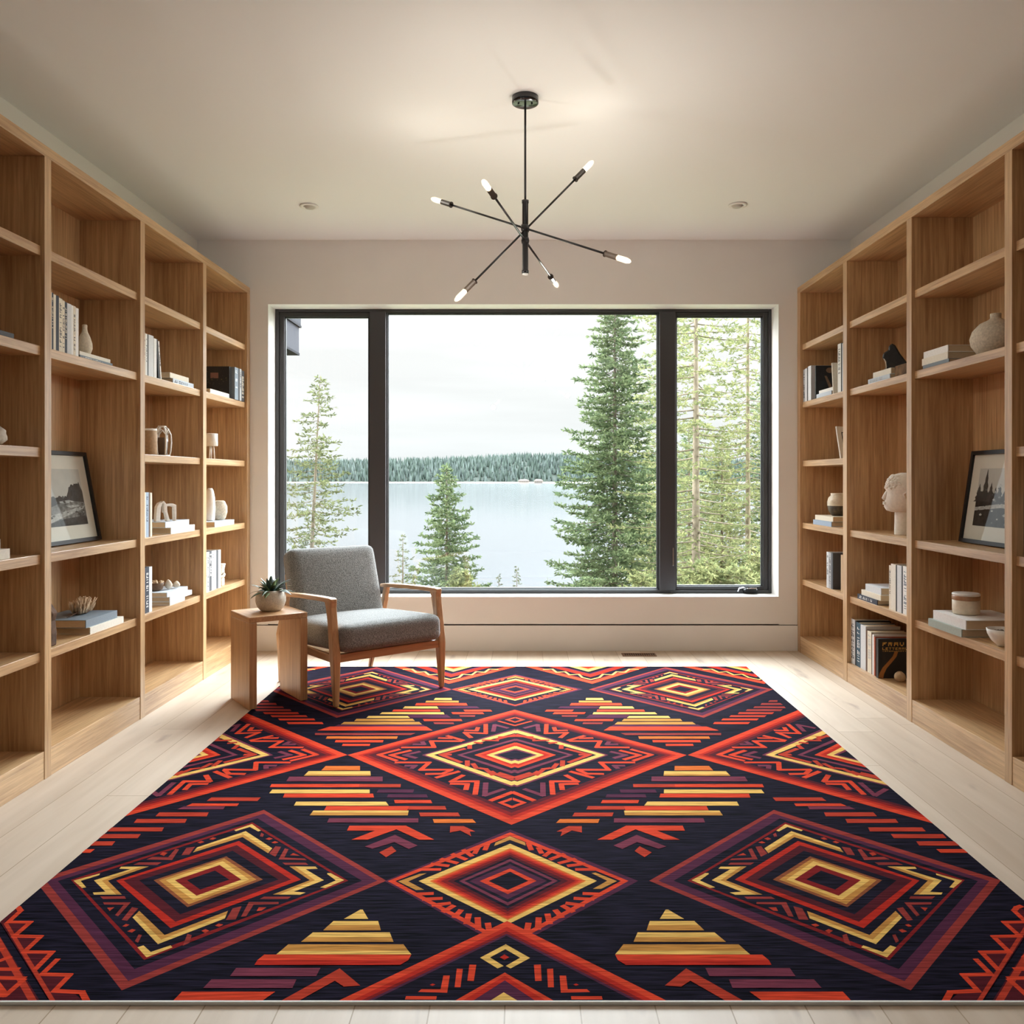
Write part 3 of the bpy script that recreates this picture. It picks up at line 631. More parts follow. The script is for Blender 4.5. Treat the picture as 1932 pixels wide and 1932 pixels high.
for i in range(38):
    ring = i % 3; a = i*2.399+random.uniform(-.15, .15); tilt = (.28, .72, 1.15)[ring]+random.uniform(-.1, .12); Ln = (.088, .112, .128)[ring]*random.uniform(.8, 1.15)
    wd = .0115*random.uniform(.85, 1.25); pts = []; k = 7
    d = Vector((math.cos(a), math.sin(a), 0)); side = Vector((-math.sin(a), math.cos(a), 0)); pos = d*.012+Vector((0, 0, .092)); tl = tilt
    vs = []
    for j in range(k+1):
        f = j/k; wj = wd*(math.sin(PI*(.18+.82*f)) if f < 1 else .02)*1.1
        nrm = Vector((-d.x*math.cos(tl), -d.y*math.cos(tl), math.sin(tl)))
        vs += [pos-side*wj, pos+nrm*(-.0035*(1-f)), pos+side*wj, pos+nrm*(.002*(1-f))]
        pos = pos+(d*math.sin(tl)+Vector((0, 0, math.cos(tl))))*Ln/k; tl += .09*(1+ring*.35)
    fs = []
    for j in range(k):
        for q in range(4): fs.append((j*4+q, j*4+(q+1) % 4, j*4+4+(q+1) % 4, j*4+4+q))
    fs.append((k*4, k*4+1, k*4+2, k*4+3))
    mb = MB(); mb.add(vs, fs, 0, True); mb.build('leaf', lf[(i*7) % 5 if (i*7) % 5 < 3 else 0], PP)

# ---------------------------------------------------------------- chandelier
bm_ = mat('black_metal', srgb(26, 26, 28), .38, spec=.6); bmg = mat('gloss_black', srgb(20, 20, 22), .12, spec=.8); sok = mat('bronze_socket', srgb(52, 42, 34), .45, metal=.4)
bulbm = mat('glowing_filament', (1, .9, .7, 1), .3, emit=(1, .80, .50, 1), estr=26)
bg_ = bpy.data.materials.new('bulb_glass'); bg_.use_nodes = True; t = bg_.node_tree; t.nodes.clear()
tr = N(t, 'ShaderNodeBsdfTransparent'); tr.inputs[0].default_value = (1, .97, .9, 1); em = N(t, 'ShaderNodeEmission'); em.inputs[0].default_value = (1, .82, .55, 1); em.inputs[1].default_value = 2.2
ms = N(t, 'ShaderNodeMixShader'); ms.inputs[0].default_value = .35; om = N(t, 'ShaderNodeOutputMaterial'); t.links.new(tr.outputs[0], ms.inputs[1]); t.links.new(em.outputs[0], ms.inputs[2]); t.links.new(ms.outputs[0], om.inputs[0])
CX, CY = .0066, 3.54
CHN = empty('chandelier', (CX, CY, H), label='black six-armed branching chandelier with lit tubular bulbs hanging from ceiling', cat='chandelier')
MB().lathe([(.0, -.030), (.05, -.030), (.0555, -.027), (.0555, 0)], 40).build('canopy', bmg, CHN)
for sx_ in (-.028, .028): MB().lathe([(.004, -.036), (.004, -.028)], 10, c=(sx_, -.01, 0)).build('screw', bm_, CHN)
MB().tube([(0, 0, -.03), (0, 0, -.435)], .0045, 12).build('hanging_rod', bm_, CHN)
zt_ = 2.309-H; zb_ = 2.004-H
MB().lathe([(.008, zb_), (.0145, zb_), (.0145, zb_+.012), (.0125, zb_+.014), (.0125, zt_-.014), (.0145, zt_-.012), (.0145, zt_), (.008, zt_)], 20).build('centre_tube', bm_, CHN)
MB().lathe([(.0115, zb_-.006), (.0115, zb_)], 16).build('end_cap', whitem, CHN)
Oc = Vector((CX, CY, H))
BE = [.45, 2.7, .75, 2.5, .2, 2.7]
ends = [((814, 374.6), .262), ((1190, 494), -.262), ((911, 340.4), -.475), ((1052, 540.8), .475), ((1119, 304), .10), ((858.6, 568), -.10)]
for i in range(0, 6, 2):
    A = at(*ends[i][0], CY+ends[i][1])-Oc; B_ = at(*ends[i+1][0], CY+ends[i+1][1])-Oc
    for q_, (E, O_) in enumerate(((A, B_), (B_, A))):
        d = (E-O_).normalized(); mid = (A+B_)/2
        arm = MB().tube([mid, E-d*.115], .0043, 10).build('arm', bm_, CHN)
        MB().tube([E-d*.122, E-d*.118, E-d*.1175, E-d*.062], [.0135, .0135, .0112, .0112], 14).build('socket', sok, arm)
        MB().tube([E-d*.064, E-d*.060, E-d*.02, E-d*.006, E], [.005, .0108, .0112, .008, .003], 12).build('bulb', bg_, arm)
        MB().tube([E-d*.062, E-d*.012], .0058, 8).build('filament', bulbm, arm)
        light('bulb_light', 'POINT', E+d*.03, (0, 0, 0), BE[i+q_], (1, .96, .88), shadow_soft_size=.02).parent = CHN
    MB().lathe([(.0, -.014), (.015, -.012), (.017, 0), (.015, .012), (0, .014)], 16, c=(mid.x*.3, mid.y*.3, mid.z)).build('joint', bm_, CHN)
# recessed ceiling lights
for x, y, s, lab in ((583, 388, 1, 'small white recessed ceiling light above the left bookcase side'), (1392, 386, -1, 'small white recessed ceiling light above the right bookcase side')):
    Y = (H-EYE)*F/(VY-y); p = ((x-VX)*Y/F, Y, H)
    R_ = empty('recessed_light', p, label=lab, cat='ceiling light', group='recessed ceiling lights')
    tm = mat('light_trim', srgb(236, 234, 230), .7)
    MB().lathe([(.035, -.001), (.053, -.001), (.055, -.004), (.053, -.008), (.038, -.009), (.034, -.004)], 32, cap=False).build('trim_ring', tm, R_)
    MB().lathe([(0.001, -.018), (.024, -.018), (.03, -.008), (.036, 0)], 28, c=(s*.006, -.004, 0)).build('eyeball', mat('light_eyeball', srgb(196, 192, 184), .7), R_)
# ---------------------------------------------------------------- things on the shelves
PAL = dict(navy=(34, 40, 58), cream=(222, 212, 192), white=(232, 231, 228), grey=(172, 174, 176), lightgrey=(206, 208, 210), black=(24, 24, 26), blue=(150, 168, 190), paleblue=(198, 208, 220), tan=(190, 160, 124), darkgrey=(70, 72, 78), sage=(160, 170, 160), slate=(120, 132, 142), terracotta=(176, 96, 72), brown=(92, 62, 44), teal=(48, 78, 96), ivory=(226, 220, 206))
NICE = dict(lightgrey='light grey', darkgrey='dark grey', paleblue='pale blue')
pagem = mat('book_pages', srgb(214, 196, 168), .85, noise=.12, nscale=60, stretch=(1, 30, 1))
pageh = mat('book_pages_flat', srgb(206, 184, 152), .85, noise=.12, nscale=60, stretch=(1, 30, 1))
def cov(k): return mat('cover_'+k, srgb(PAL[k]), .55, noise=.05, nscale=90)
ink = {k: mat('ink_'+k, srgb(PAL[k]), .5) for k in ('navy', 'cream', 'black', 'white', 'grey', 'teal')}
rnd = random.Random(11)
ORD = ['first', 'second', 'third', 'fourth', 'fifth', 'sixth', 'seventh', 'eighth', 'ninth', 'tenth', 'eleventh', 'twelfth']
def bookmesh(t_, d, h, ck, ik, text, seed, name='book', loc=(0, 0, 0), rot=(0, 0, 0), flat=False):
    """spine on +x at 0, thickness along y, height along z"""
    root = empty(name, loc, rot); r = random.Random(seed); bt = .0024 if t_ > .012 else .0012
    c = MB(); c.box((-.004, 0, 0), (0, t_, h)); c.box((-d, 0, 0), (-.004, bt, h)); c.box((-d, t_-bt, 0), (-.004, t_, h))
    if text:
        z = h*.12 if text == 2 else h*r.uniform(.25, .4); z1 = h*.9
        w_ = t_*.5
        while z < z1:
            l = r.uniform(.004, .013); y0 = t_*.25
            if r.random() < .8:
                k = r.choice((0, 1, 2))
                if k == 0: c.box((0, y0, z), (.0004, y0+w_, z+l*.3), 1)
                elif k == 1: c.box((0, y0, z), (.0004, y0+w_*.35, z+l), 1); c.box((0, y0+w_*.65, z), (.0004, y0+w_, z+l), 1)
                else: c.box((0, y0, z), (.0004, y0+w_*.3, z+l), 1); c.box((0, y0+w_*.3, z), (.0004, y0+w_, z+l*.3), 1)
            z += l*1.25
    c.build('cover', [cov(ck), ink[ik]], root)
    MB().box((-d+.004, bt, .003), (-.004, t_-bt, h-.003)).build('pages', pageh if flat else pagem, root)
    return root
def row(s, xf, z, lay, where, group=None, d=.17):
    """lay: list of (px0, px1, height, colour, ink, text[, lean])"""
    for i, L in enumerate(lay):
        a, b_, h, ck, ik, tx = L[:6]; lean = L[6] if len(L) > 6 else 0
        Y0, Y1 = sorted((xf*F/abs(a-VX), xf*F/abs(b_-VX))); t_ = Y1-Y0-.0006
        if s < 0: loc = (-xf, Y0, z); rot = (lean, 0, 0)
        else: loc = (xf, Y1, z); rot = (lean, 0, PI)
        o = bookmesh(t_, d-rnd.uniform(0, .015), h, ck, ik, tx, i*7+int(a), loc=loc, rot=rot)
        tag(o, f"{NICE.get(ck, ck)} upright book, {ORD[i]} from left in row {where}", 'book', group or ('upright books '+where))
def flat(s, xf, z, Ya, Yb, t_, wd, ck, ik, tx, label, group=None, yaw=0):
    if s < 0: loc = (-xf, Yb, z); rot = (PI/2, 0, yaw)
    else: loc = (xf, Ya, z); rot = (PI/2, 0, PI+yaw)
    o = bookmesh(t_, wd, Yb-Ya, ck, ik, tx, int(Ya*1000+z*500), loc=loc, rot=rot, flat=True)
    return tag(o, label, 'book', group)
def YX(px, xf): return xf*F/abs(px-VX)
stone = mat('pale_stoneware', srgb(214, 203, 184), .75, noise=.12, nscale=120, bump=.2)
stoneg = mat('speckled_stoneware', srgb(196, 186, 168), .8, noise=.2, nscale=110, bump=.2)
ceramic = mat('white_ceramic', srgb(232, 229, 222), .45, noise=.05, nscale=60)
plaster = mat('white_plaster', srgb(228, 222, 212), .8, noise=.07, nscale=80, bump=.25)
bone = mat('dry_ivory', srgb(206, 180, 148), .85, noise=.25, nscale=90, bump=.3)
bark = mat('brown_bark', srgb(84, 58, 38), .9, noise=.4, nscale=40, bump=.6)
darkst = mat('black_stone', srgb(26, 23, 21), .35, noise=.4, nscale=60, bump=.5)
def lathing(name, loc, prof, m, label, cat, part=None, group=None, n=32):
    if part:
        r = empty(name, loc); MB().lathe(prof, n).build(part, m, r)
    else: r = MB().lathe(prof, n).build(name, m, loc=loc)
    return tag(r, label, cat, group)
def blob(mb, c, r, seed, n=10, amp=.15, M=None, mi=0):
    rr = random.Random(seed); ph = [rr.uniform(0, 6) for _ in range(6)]; vs = []; fs = []
    for j in range(n+1):
        th = PI*j/n
        for i in range(2*n):
            a = PI*i/n; k = 1+amp*(math.sin(3*a+ph[0])*math.sin(2*th+ph[1])+.6*math.sin(5*a+ph[2])*math.sin(4*th+ph[3]))
            v = Vector((r[0]*math.sin(th)*math.cos(a)*k, r[1]*math.sin(th)*math.sin(a)*k, r[2]*math.cos(th)*k))
            if M: v = M @ v
            vs.append(v+Vector(c))
    for j in range(n):
        for i in range(2*n): fs.append((j*2*n+i, (j+1)*2*n+i, (j+1)*2*n+(i+1) % (2*n), j*2*n+(i+1) % (2*n)))
    mb.add(vs, fs, mi, True); return mb

# ===== LEFT, nearest bay
Z2, Z3, Z4, Z5 = SH[1], SH[2], SH[3], SH[4]
flat(-1, 1.86, Z2, 2.80, 3.095, .022, .21, 'darkgrey', 'white', 1, 'dark grey flat book at left photo edge, lower of the pair on second shelf', 'flat books at the left edge')
flat(-1, 1.87, Z2+.0225, 2.74, 2.995, .03, .19, 'navy', 'white', 1, 'navy flat book at the left photo edge, upper of the pair on the second shelf', 'flat books at the left edge')
mb = MB(); blob(mb, (0, 0, .032), (.035, .03, .03), 4, amp=.25); tag(mb.build('stone_ornament', plaster, loc=(-1.93, 3.10, Z3+.004)), 'small rough white stone on the middle shelf at the left photo edge', 'ornament')
flat(-1, 1.86, Z4, 2.80, 3.07, .036, .21, 'ivory', 'grey', 0, 'ivory flat book at the left photo edge, lower of the pair level with framed print', 'flat books at the left edge')
flat(-1, 1.87, Z4+.0365, 2.80, 3.03, .036, .19, 'white', 'grey', 0, 'white flat book at the left photo edge, upper of the pair level with framed print', 'flat books at the left edge')
# ===== LEFT, bay with the framed print
xs = [92, 97.8, 100.9, 105.6, 111.3, 117.8, 122.4, 126.8, 134.6, 138.5, 142.9, 148.3]
hs = [.232, .232, .228, .228, .222, .218, .215, .214, .212, .212, .208]; cs = ['cream', 'navy', 'cream', 'navy', 'cream', 'cream', 'navy', 'lightgrey', 'white', 'cream', 'white']
row(-1, 1.87, Z2, [(xs[i+1] if False else xs[i], xs[i+1], hs[i], cs[i], 'navy' if cs[i] != 'navy' else 'cream', (0, 1, 0, 0, 2, 2, 1, 0, 0, 2, 0)[i]) for i in range(11)], 'left of the gourd vase')
flat(-1, 1.87, Z2, 3.575, 3.857, .017, .20, 'slate', 'white', 1, 'slate thin flat book under the gourd vase, lower of the two', 'flat books under the gourd vase')
flat(-1, 1.874, Z2+.0175, 3.58, 3.845, .016, .20, 'ivory', 'grey', 0, 'ivory thin flat book under the gourd vase, upper of the two', 'flat books under the gourd vase')
lathing('gourd_vase', (-1.915, 3.70, Z2+.034), [(.016, 0), (.024, .006), (.031, .028), (.030, .05), (.022, .078), (.012, .10), (.0095, .116), (.0105, .128), (.008, .132), (.005, .128)], stone, 'small cream gourd-shaped vase beside the upright books on left bookcase', 'vase')
# framed print
def framed(name, s, y0, y1, z, ht, xb, xt, label, mirror_):
    """leaning frame; local x along wall (Y), local y up the frame, normal towards the room"""
    Wd = y1-y0; r = empty(name, (s*xb, (y0+y1)/2, z), label=label, cat='framed picture')
    lean = math.asin((xt-xb)/ht)
    if s < 0: R = Matrix(((0, 0, 1), (1, 0, 0), (0, 1, 0))).to_4x4()       # lx->Y, ly->Z, lz->+X
    else: R = Matrix(((0, 0, -1), (-1, 0, 0), (0, 1, 0))).to_4x4()
    tilt = Matrix.Rotation(s*lean, 4, 'Y'); r.rotation_euler = (tilt @ R).to_euler()
    fw = .018; fm_ = mat('black_frame', srgb(18, 18, 20), .35); w2 = Wd/2
    f = MB(); f.box((-w2, 0, 0), (-w2+fw, ht, .02)); f.box((w2-fw, 0, 0), (w2, ht, .02)); f.box((-w2+fw, 0, 0), (w2-fw, fw, .02)); f.box((-w2+fw, ht-fw, 0), (w2-fw, ht, .02))
    f.build('frame', fm_, r, bevel=.001)
    MB().box((-w2+fw, fw, .002), (w2-fw, ht-fw, .009)).build('mat_board', mat('mat_board', srgb(226, 221, 210), .8), r)
    MB().box((-w2+fw, fw, .0135), (w2-fw, ht-fw, .015)).build('glass', GLASS, r)
    # black and white landscape print
    px0, px1, py0, py1 = -w2+fw+.062, w2-fw-.062, fw+.062, ht-fw-.062
    pm = [mat('print_sky', srgb(196, 194, 188), .7, noise=.06, nscale=20), mat('print_dark', srgb(40, 40, 40), .7, noise=.9, nscale=55), mat('print_mid', srgb(108, 108, 106), .7, noise=.8, nscale=45), mat('print_light', srgb(176, 176, 172), .7, noise=.35, nscale=60), mat('print_black', srgb(22, 22, 22), .7, noise=.6, nscale=70)]
    q = MB(); PW, PH = px1-px0, py1-py0
    def poly(mi, pts, dz):
        pts = [(px0+PW*(1-x if mirror_ else x), py0+PH*y) for x, y in pts]
        if mirror_: pts = pts[::-1]
        q.add([(x, y, .0092+dz*.0001) for x, y in pts], [tuple(range(len(pts)))], mi)
    rr = random.Random(5)
    poly(0, [(0, 0), (1, 0), (1, 1), (0, 1)], 0)
    tl = [(0, .62)]; 
    for i in range(1, 40): tl.append((i/40, .60-.10*math.sin(i/40*3.2)+(.05 if i > 26 else 0)+rr.uniform(-.01, .035)+(.10 if 28 < i < 39 else 0)))
    tl += [(1, .60), (1, 0), (0, 0)]; poly(1, tl[::-1], 1)
    if s > 0:
        poly(1, [(0, 0), (1, 0), (1, .5), (.6, .52), (.3, .5), (0, .56)], 1)
        for k, (tx, th) in enumerate(((.04, .72), (.16, .97), (.27, .74), (.36, .66), (.44, .72), (.53, .60), (.61, .66), (.70, .58), (.78, .70), (.87, .62), (.95, .74))):
            base_ = .42; L_s = []; R_s = []
            for q_ in range(9):
                f = q_/8; wq = .085*(1-f)*(1 if q_ % 2 == 0 else .62)+.006; L_s.append((tx-wq, base_+(th-base_)*f)); R_s.append((tx+wq, base_+(th-base_)*f))
            poly(4 if k % 2 else 1, R_s+[(tx, th+.02)]+L_s[::-1] if False else L_s[:1]+R_s+[(tx, th+.02)]+L_s[:0:-1], 2+k*.1)
        for i in range(60):
            x = rr.uniform(.02, .97); y = rr.uniform(.03, .7); w_ = rr.uniform(.01, .035); poly(rr.choice((1, 2, 4, 3)), [(x-w_, y), (x, y-w_*.7), (x+w_, y), (x, y+w_*.9)], 6)
        poly(3, [(0, .32), (.5, .40), (1, .34), (1, .28), (.5, .33), (0, .26)], 5)
        q.build('print', pm, r); return r
    poly(4, [(0, .2), (.30, .2), (.26, .5), (.22, 1), (.05, 1), (.0, 1)], 2) 
    for i in range(14):
        yy = .25+.05*i; poly(4, [(.1, yy), (.33+rr.uniform(-.05, .07), yy-.02+rr.uniform(-.02, .02)), (.1, yy+.045)], 3)
    poly(2, [(.2, .30), (.62, .44), (1, .40), (1, .16), (.5, .12), (.2, .05)], 4)
    poly(3, [(.05, .0), (.55, .16), (.95, .28), (1, .34), (.7, .28), (.3, .20), (.0, .10), (0, 0)], 5)
    poly(3, [(.42, .42), (.68, .45), (.8, .42), (.6, .39)], 5); poly(3, [(.6, .35), (.85, .36), (.9, .33), (.7, .31)], 5)
    poly(4, [(.45, .0), (1, .12), (1, .0)], 5)
    for i in range(26):
        x = rr.uniform(.25, .98); y = rr.uniform(.08, .5); w_ = rr.uniform(.02, .06); poly(rr.choice((3, 4, 1, 2)), [(x-w_, y), (x, y-w_*.4), (x+w_*.6, y), (x, y+w_*.4)], 6)
    q.build('print', pm, r)
    return r
framed('framed_print', -1, 3.42, 3.985, Z4+.001, .415, 2.0, 2.075, 'black-framed black and white landscape print leaning in the left bookcase', False)
# big flat books with dried coral
flat(-1, 1.842, Z5, 3.605, 3.905, .029, .23, 'ivory', 'grey', 0, 'ivory thick flat book under the dried coral, lower of the two', 'flat books under the dried coral')
flat(-1, 1.85, Z5+.0295, 3.585, 3.86, .034, .23, 'slate', 'white', 0, 'slate grey thick flat book under the dried coral, upper of the two', 'flat books under the dried coral')
cr = empty('dried_coral', (-1.955, 3.76, Z5+.0637), label='spiky ivory dried coral lying on the two thick flat books', cat='ornament')
mb = MB(); rr = random.Random(9)
for i in range(120):
    u = rr.uniform(-1, 1); a = rr.uniform(-.2, .9); p0 = Vector((rr.uniform(-.018, .018), u*.045, .008)); d = Vector((rr.uniform(-.35, .45), u*.45, 1)).normalized(); l = .07*rr.uniform(.65, 1.05)*(1-.2*u*u)
    mb.tube([p0, p0+d*l*.6+Vector((rr.uniform(-.004, .004), 0, 0)), p0+d*l], [.0045, .005, .0015], 5)
mb.build('spines', bone, cr); mb = MB(); blob(mb, (0, 0, .014), (.022, .05, .014), 3); mb.build('coral_base', bark, cr)
MB().tube([(-.0, -.045, .014), (.01, -.09, .012), (.0, -.13, .004)], [.003, .002, .0012], 6).build('stem', bark, cr)
mb = MB(); pts = [(-.03, 0), (.028, 0), (.03, .05), (.024, .10), (.034, .13), (.02, .15), (.004, .172), (-.02, .165), (-.034, .12), (-.026, .06)]
Mz = Matrix(((1, 0, 0, 0), (0, 0, 1, 0), (0, 1, 0, 0), (0, 0, 0, 1)))
mb.prism(pts, -.022, .022, Mz); tag(mb.build('bark_sculpture', bark, loc=(-1.885, 3.352, Z5), bevel=.006, seg=2), 'upright brown bark sculpture beside the thick flat books, lower left', 'ornament')
# ===== LEFT, third bay
row(-1, 1.87, Z2, [(270, 275, .214, 'cream', 'navy', 1), (275, 278, .212, 'white', 'navy', 1), (278, 280.3, .212, 'black', 'white', 0), (280.3, 289.8, .214, 'lightgrey', 'grey', 0), (290.5, 295.6, .205, 'white', 'navy', 0)], 'beside the leaning pair')
o = bookmesh(.014, .16, .206, 'black', 'white', 0, 5, loc=(-1.87, 4.345, Z2), rot=(math.radians(7), 0, 0)); tag(o, 'black thin book leaning against the upright row, third bay of left bookcase', 'book')
o = bookmesh(.012, .16, .20, 'white', 'navy', 1, 6, loc=(-1.868, 4.365, Z2), rot=(math.radians(9), 0, 0)); tag(o, 'white thin book leaning outermost in third bay of left bookcase', 'book')
flat(-1, 1.86, Z2, 4.50, 4.78, .028, .20, 'paleblue', 'navy', 1, 'pale blue flat book right of the leaning books, lower of the pair', 'flat books right of the leaning books')
flat(-1, 1.868, Z2+.0285, 4.48, 4.73, .028, .20, 'cream', 'navy', 0, 'cream flat book right of the leaning books, upper of the pair', 'flat books right of the leaning books')
vv = empty('beaker_vase', (-1.935, 4.372, Z3), label='tan beaker vase with pale rim strip, left of the white lantern', cat='vase')
MB().lathe([(.034, 0), (.04, .004), (.043, .07), (.04, .135), (.036, .135), (.036, .02)], 28).build('vessel', mat('tan_clay', srgb(170, 140, 108), .8, noise=.15, nscale=90), vv)
MB().lathe([(.0405, .128), (.0425, .132), (.041, .139), (.036, .138)], 28, cap=False).build('rim', ceramic, vv)
ln = empty('cage_lantern', (-1.925, 4.515, Z3), label='white openwork cage lantern on the middle shelf of left bookcase', cat='lantern')
mb = MB()
prof = [(.036, 0), (.042, .03), (.045, .075), (.043, .115), (.030, .145), (.016, .158)]
for i in range(6):
    a = i*PI/3+.3; mb.tube([(r*math.cos(a), r*math.sin(a), z) for r, z in prof], .0042, 6)
mb.tube([(.036*math.cos(a), .036*math.sin(a), .004) for a in [i*PI/12 for i in range(24)]], .005, 6, closed=True)
mb.tube([(.017*math.cos(a), .017*math.sin(a), .158) for a in [i*PI/8 for i in range(16)]], .005, 6, closed=True)
for i in range(6):
    a = i*PI/3+.3; b_ = a+PI/3; m_ = (a+b_)/2
    mb.tube([(.043*math.cos(a), .043*math.sin(a), .115), (.036*math.cos(m_), .036*math.sin(m_), .142), (.043*math.cos(b_), .043*math.sin(b_), .115)], .0035, 6)
mb.build('cage', ceramic, ln)
MB().lathe([(.024, .004), (.030, .03), (.031, .07), (.026, .10), (.02, .10)], 20).build('inner_glass', mat('smoked_brown_glass', srgb(92, 70, 50), .3), ln)
row(-1, 1.862, Z4, [(270, 275.3, .222, 'ivory', 'navy', 0), (275.3, 280.6, .222, 'blue', 'navy', 1), (280.6, 283.4, .221, 'brown', 'white', 0), (283.6, 287, .219, 'cream', 'navy', 0)], 'left of the white arch sculpture')
flat(-1, 1.845, Z4, 4.437, 4.757, .033, .21, 'white', 'grey', 0, 'white flat book under the arch sculpture, lower of the two', 'flat books under the arch sculpture')
flat(-1, 1.862, Z4+.0335, 4.41, 4.72, .030, .21, 'paleblue', 'navy', 0, 'pale blue flat book under the arch sculpture, upper of the two', 'flat books under the arch sculpture')
ar = empty('arch_sculpture', (-1.90, 4.50, Z4+.064), label='white sculpture of two joined arches on flat books', cat='sculpture')
ar.rotation_euler = (0, 0, math.radians(50))
mb = MB(); mb.loft([((-.048, 0, 0), (.012, 0, 0), (0, .014, 0)), ((-.043, 0, .075), (.012, 0, 0), (0, .014, 0)), ((-.03, 0, .103), (.013, 0, .006), (0, .014, 0)), ((-.008, 0, .09), (.010, 0, -.004), (0, .014, 0)), ((-.006, 0, .045), (.009, 0, 0), (0, .014, 0))])
mb.build('tall_arch', plaster, ar, bevel=.003)
mb = MB(); mb.loft([((.010, 0, 0), (.009, 0, 0), (0, .012, 0)), ((-.002, 0, .05), (.007, 0, 0), (0, .012, 0)), ((-.006, 0, .085), (.006, 0, .006), (0, .012, 0)), ((.03, 0, .086), (.004, 0, .007), (0, .012, 0)), ((.047, 0, .080), (.007, 0, .006), (0, .012, 0)), ((.048, 0, .04), (.007, 0, 0), (0, .012, 0)), ((.048, 0, 0), (.006, 0, 0), (0, .012, 0))])
mb.build('square_arch', plaster, ar, bevel=.003)
row(-1, 1.858, Z5, [(268, 274.5, .226, 'navy', 'white', 1), (274.5, 281.5, .226, 'navy', 'white', 2), (281.5, 287, .224, 'lightgrey', 'navy', 0)], 'beside the bowl of shells')
flat(-1, 1.85, Z5, 4.437, 4.63, .018, .21, 'white', 'grey', 0, 'white thin flat book, bottom of three below the bowl of shells', 'flat books below the bowl of shells')
flat(-1, 1.85, Z5+.0185, 4.435, 4.73, .025, .21, 'lightgrey', 'navy', 0, 'light grey flat book, middle of three below the bowl of shells', 'flat books below the bowl of shells')
flat(-1, 1.858, Z5+.044, 4.42, 4.69, .024, .21, 'paleblue', 'grey', 0, 'pale blue flat book, topmost of three below the bowl of shells', 'flat books below the bowl of shells')
zb5 = Z5+.0685
bw = empty('shell_bowl', (-1.955, 4.50, zb5), label='small brown bowl heaped with dried pods, beside two pale shells', cat='bowl')
MB().lathe([(.022, 0), (.036, .006), (.042, .03), (.045, .042), (.041, .042), (.036, .028), (.02, .01)], 26).build('bowl', mat('brown_clay', srgb(104, 78, 56), .7, noise=.2, nscale=60), bw)
mb = MB(); rr = random.Random(2)
for i in range(16): blob(mb, (rr.uniform(-.028, .028), rr.uniform(-.028, .028), .034+rr.uniform(0, .012)), (.009, .009, .009), i, 5)
mb.build('dried_pods', bone, bw)
for i, (dx, dy, h, tl, lb) in enumerate(((.05, .055, .052, .25, 'taller pale shell beside the brown pod bowl on left bookcase'), (.07, .10, .036, -.2, 'smaller pale shell right of the brown pod bowl on left bookcase'))):
    mb = MB(); M = Matrix.Translation((0, 0, .004)) @ Matrix.Rotation(tl, 4, 'X')
    mb.lathe([(.008, 0), (.017, h*.18), (.020, h*.42), (.014, h*.72), (.006, h*.93), (.001, h)], 18, M=M)
    tag(mb.build('shell', stone, loc=(-1.955+dx, 4.50+dy, zb5)), lb, 'shell', 'pale shells by the pod bowl')
# ===== LEFT, far bay
row(-1, 1.835, Z2, [(443, 449.5, .205, 'slate', 'white', 1), (449.5, 452.5, .205, 'black', 'white', 0), (452.5, 455.5, .206, 'grey', 'black', 1), (455.5, 460.8, .2, 'black', 'cream', 2)], 'at the window end of left bookcase', d=.16)
bk = empty('face_out_book', (-1.86, 5.36, Z2), label='large black book with photographic cover beside the slate upright book', cat='book')
mb = MB(); rr = random.Random(4)
for i in range(40):
    x = rr.uniform(-.15, -.02); z = rr.uniform(.03, .18); w_ = rr.uniform(.003, .009); mb.box((x, -.0006, z), (x+w_, 0, z+w_*.7), rr.choice((0, 1)))
mb.box((-.12, -.0005, .13), (-.07, 0, .165), 2); mb.box((-.17, 0, 0), (0, .012, .205), 3)
mb.build('cover', [mat('cover_olive', srgb(78, 70, 44), .6), mat('cover_dim', srgb(60, 58, 56), .6), mat('cover_rose', srgb(120, 84, 74), .6), cov('black')], bk)
flat(-1, 1.855, Z2, 5.02, 5.34, .028, .14, 'ivory', 'grey', 0, 'ivory flat book in front of the black face-out book', None)
cd = empty('candle_holder', (-1.95, 5.30, Z3), label='white cup candle holder on thin legs, far bay of left bookcase', cat='candle holder')
MB().lathe([(.034, .085), (.037, .088), (.037, .162), (.033, .164), (.033, .10)], 26).build('cup', ceramic, cd)
for a in (0, 2.1, 4.2): MB().tube([(.018*math.cos(a), .018*math.sin(a), 0), (.012*math.cos(a), .012*math.sin(a), .087)], .0045, 8).build('leg', ceramic, cd)
flat(-1, 1.85, Z4, 5.08, 5.42, .030, .20, 'paleblue', 'navy', 0, 'pale blue flat book under two pale vases, far bay of left bookcase', None)
lathing('slim_vase', (-1.93, 5.22, Z4+.031), [(.022, 0), (.028, .01), (.031, .07), (.029, .14), (.02, .185), (.013, .20), (.010, .198)], ceramic, 'tall slim white vase beside the round one, far bay of left bookcase', 'vase')
lathing('round_vase', (-1.91, 5.33, Z4+.031), [(.026, 0), (.036, .012), (.046, .05), (.045, .085), (.032, .115), (.023, .122), (.019, .118)], stoneg, 'round speckled vase right of the slim white vase', 'vase')
row(-1, 1.85, Z5, [(385.5, 391, .233, 'grey', 'navy', 1), (391, 395, .233, 'lightgrey', 'black', 2), (395, 399.5, .233, 'darkgrey', 'white', 1), (399.5, 404, .232, 'paleblue', 'navy', 1), (404, 408, .232, 'lightgrey', 'black', 0), (408, 412, .23, 'darkgrey', 'white', 0), (412, 416.5, .23, 'white', 'navy', 0)], 'behind the potted succulent')
kn_ = empty('stacked_knot_ornament', (-1.885, 5.27, Z5), label='white carved stacked block ornament right of upright books, lower left bookcase', cat='ornament')
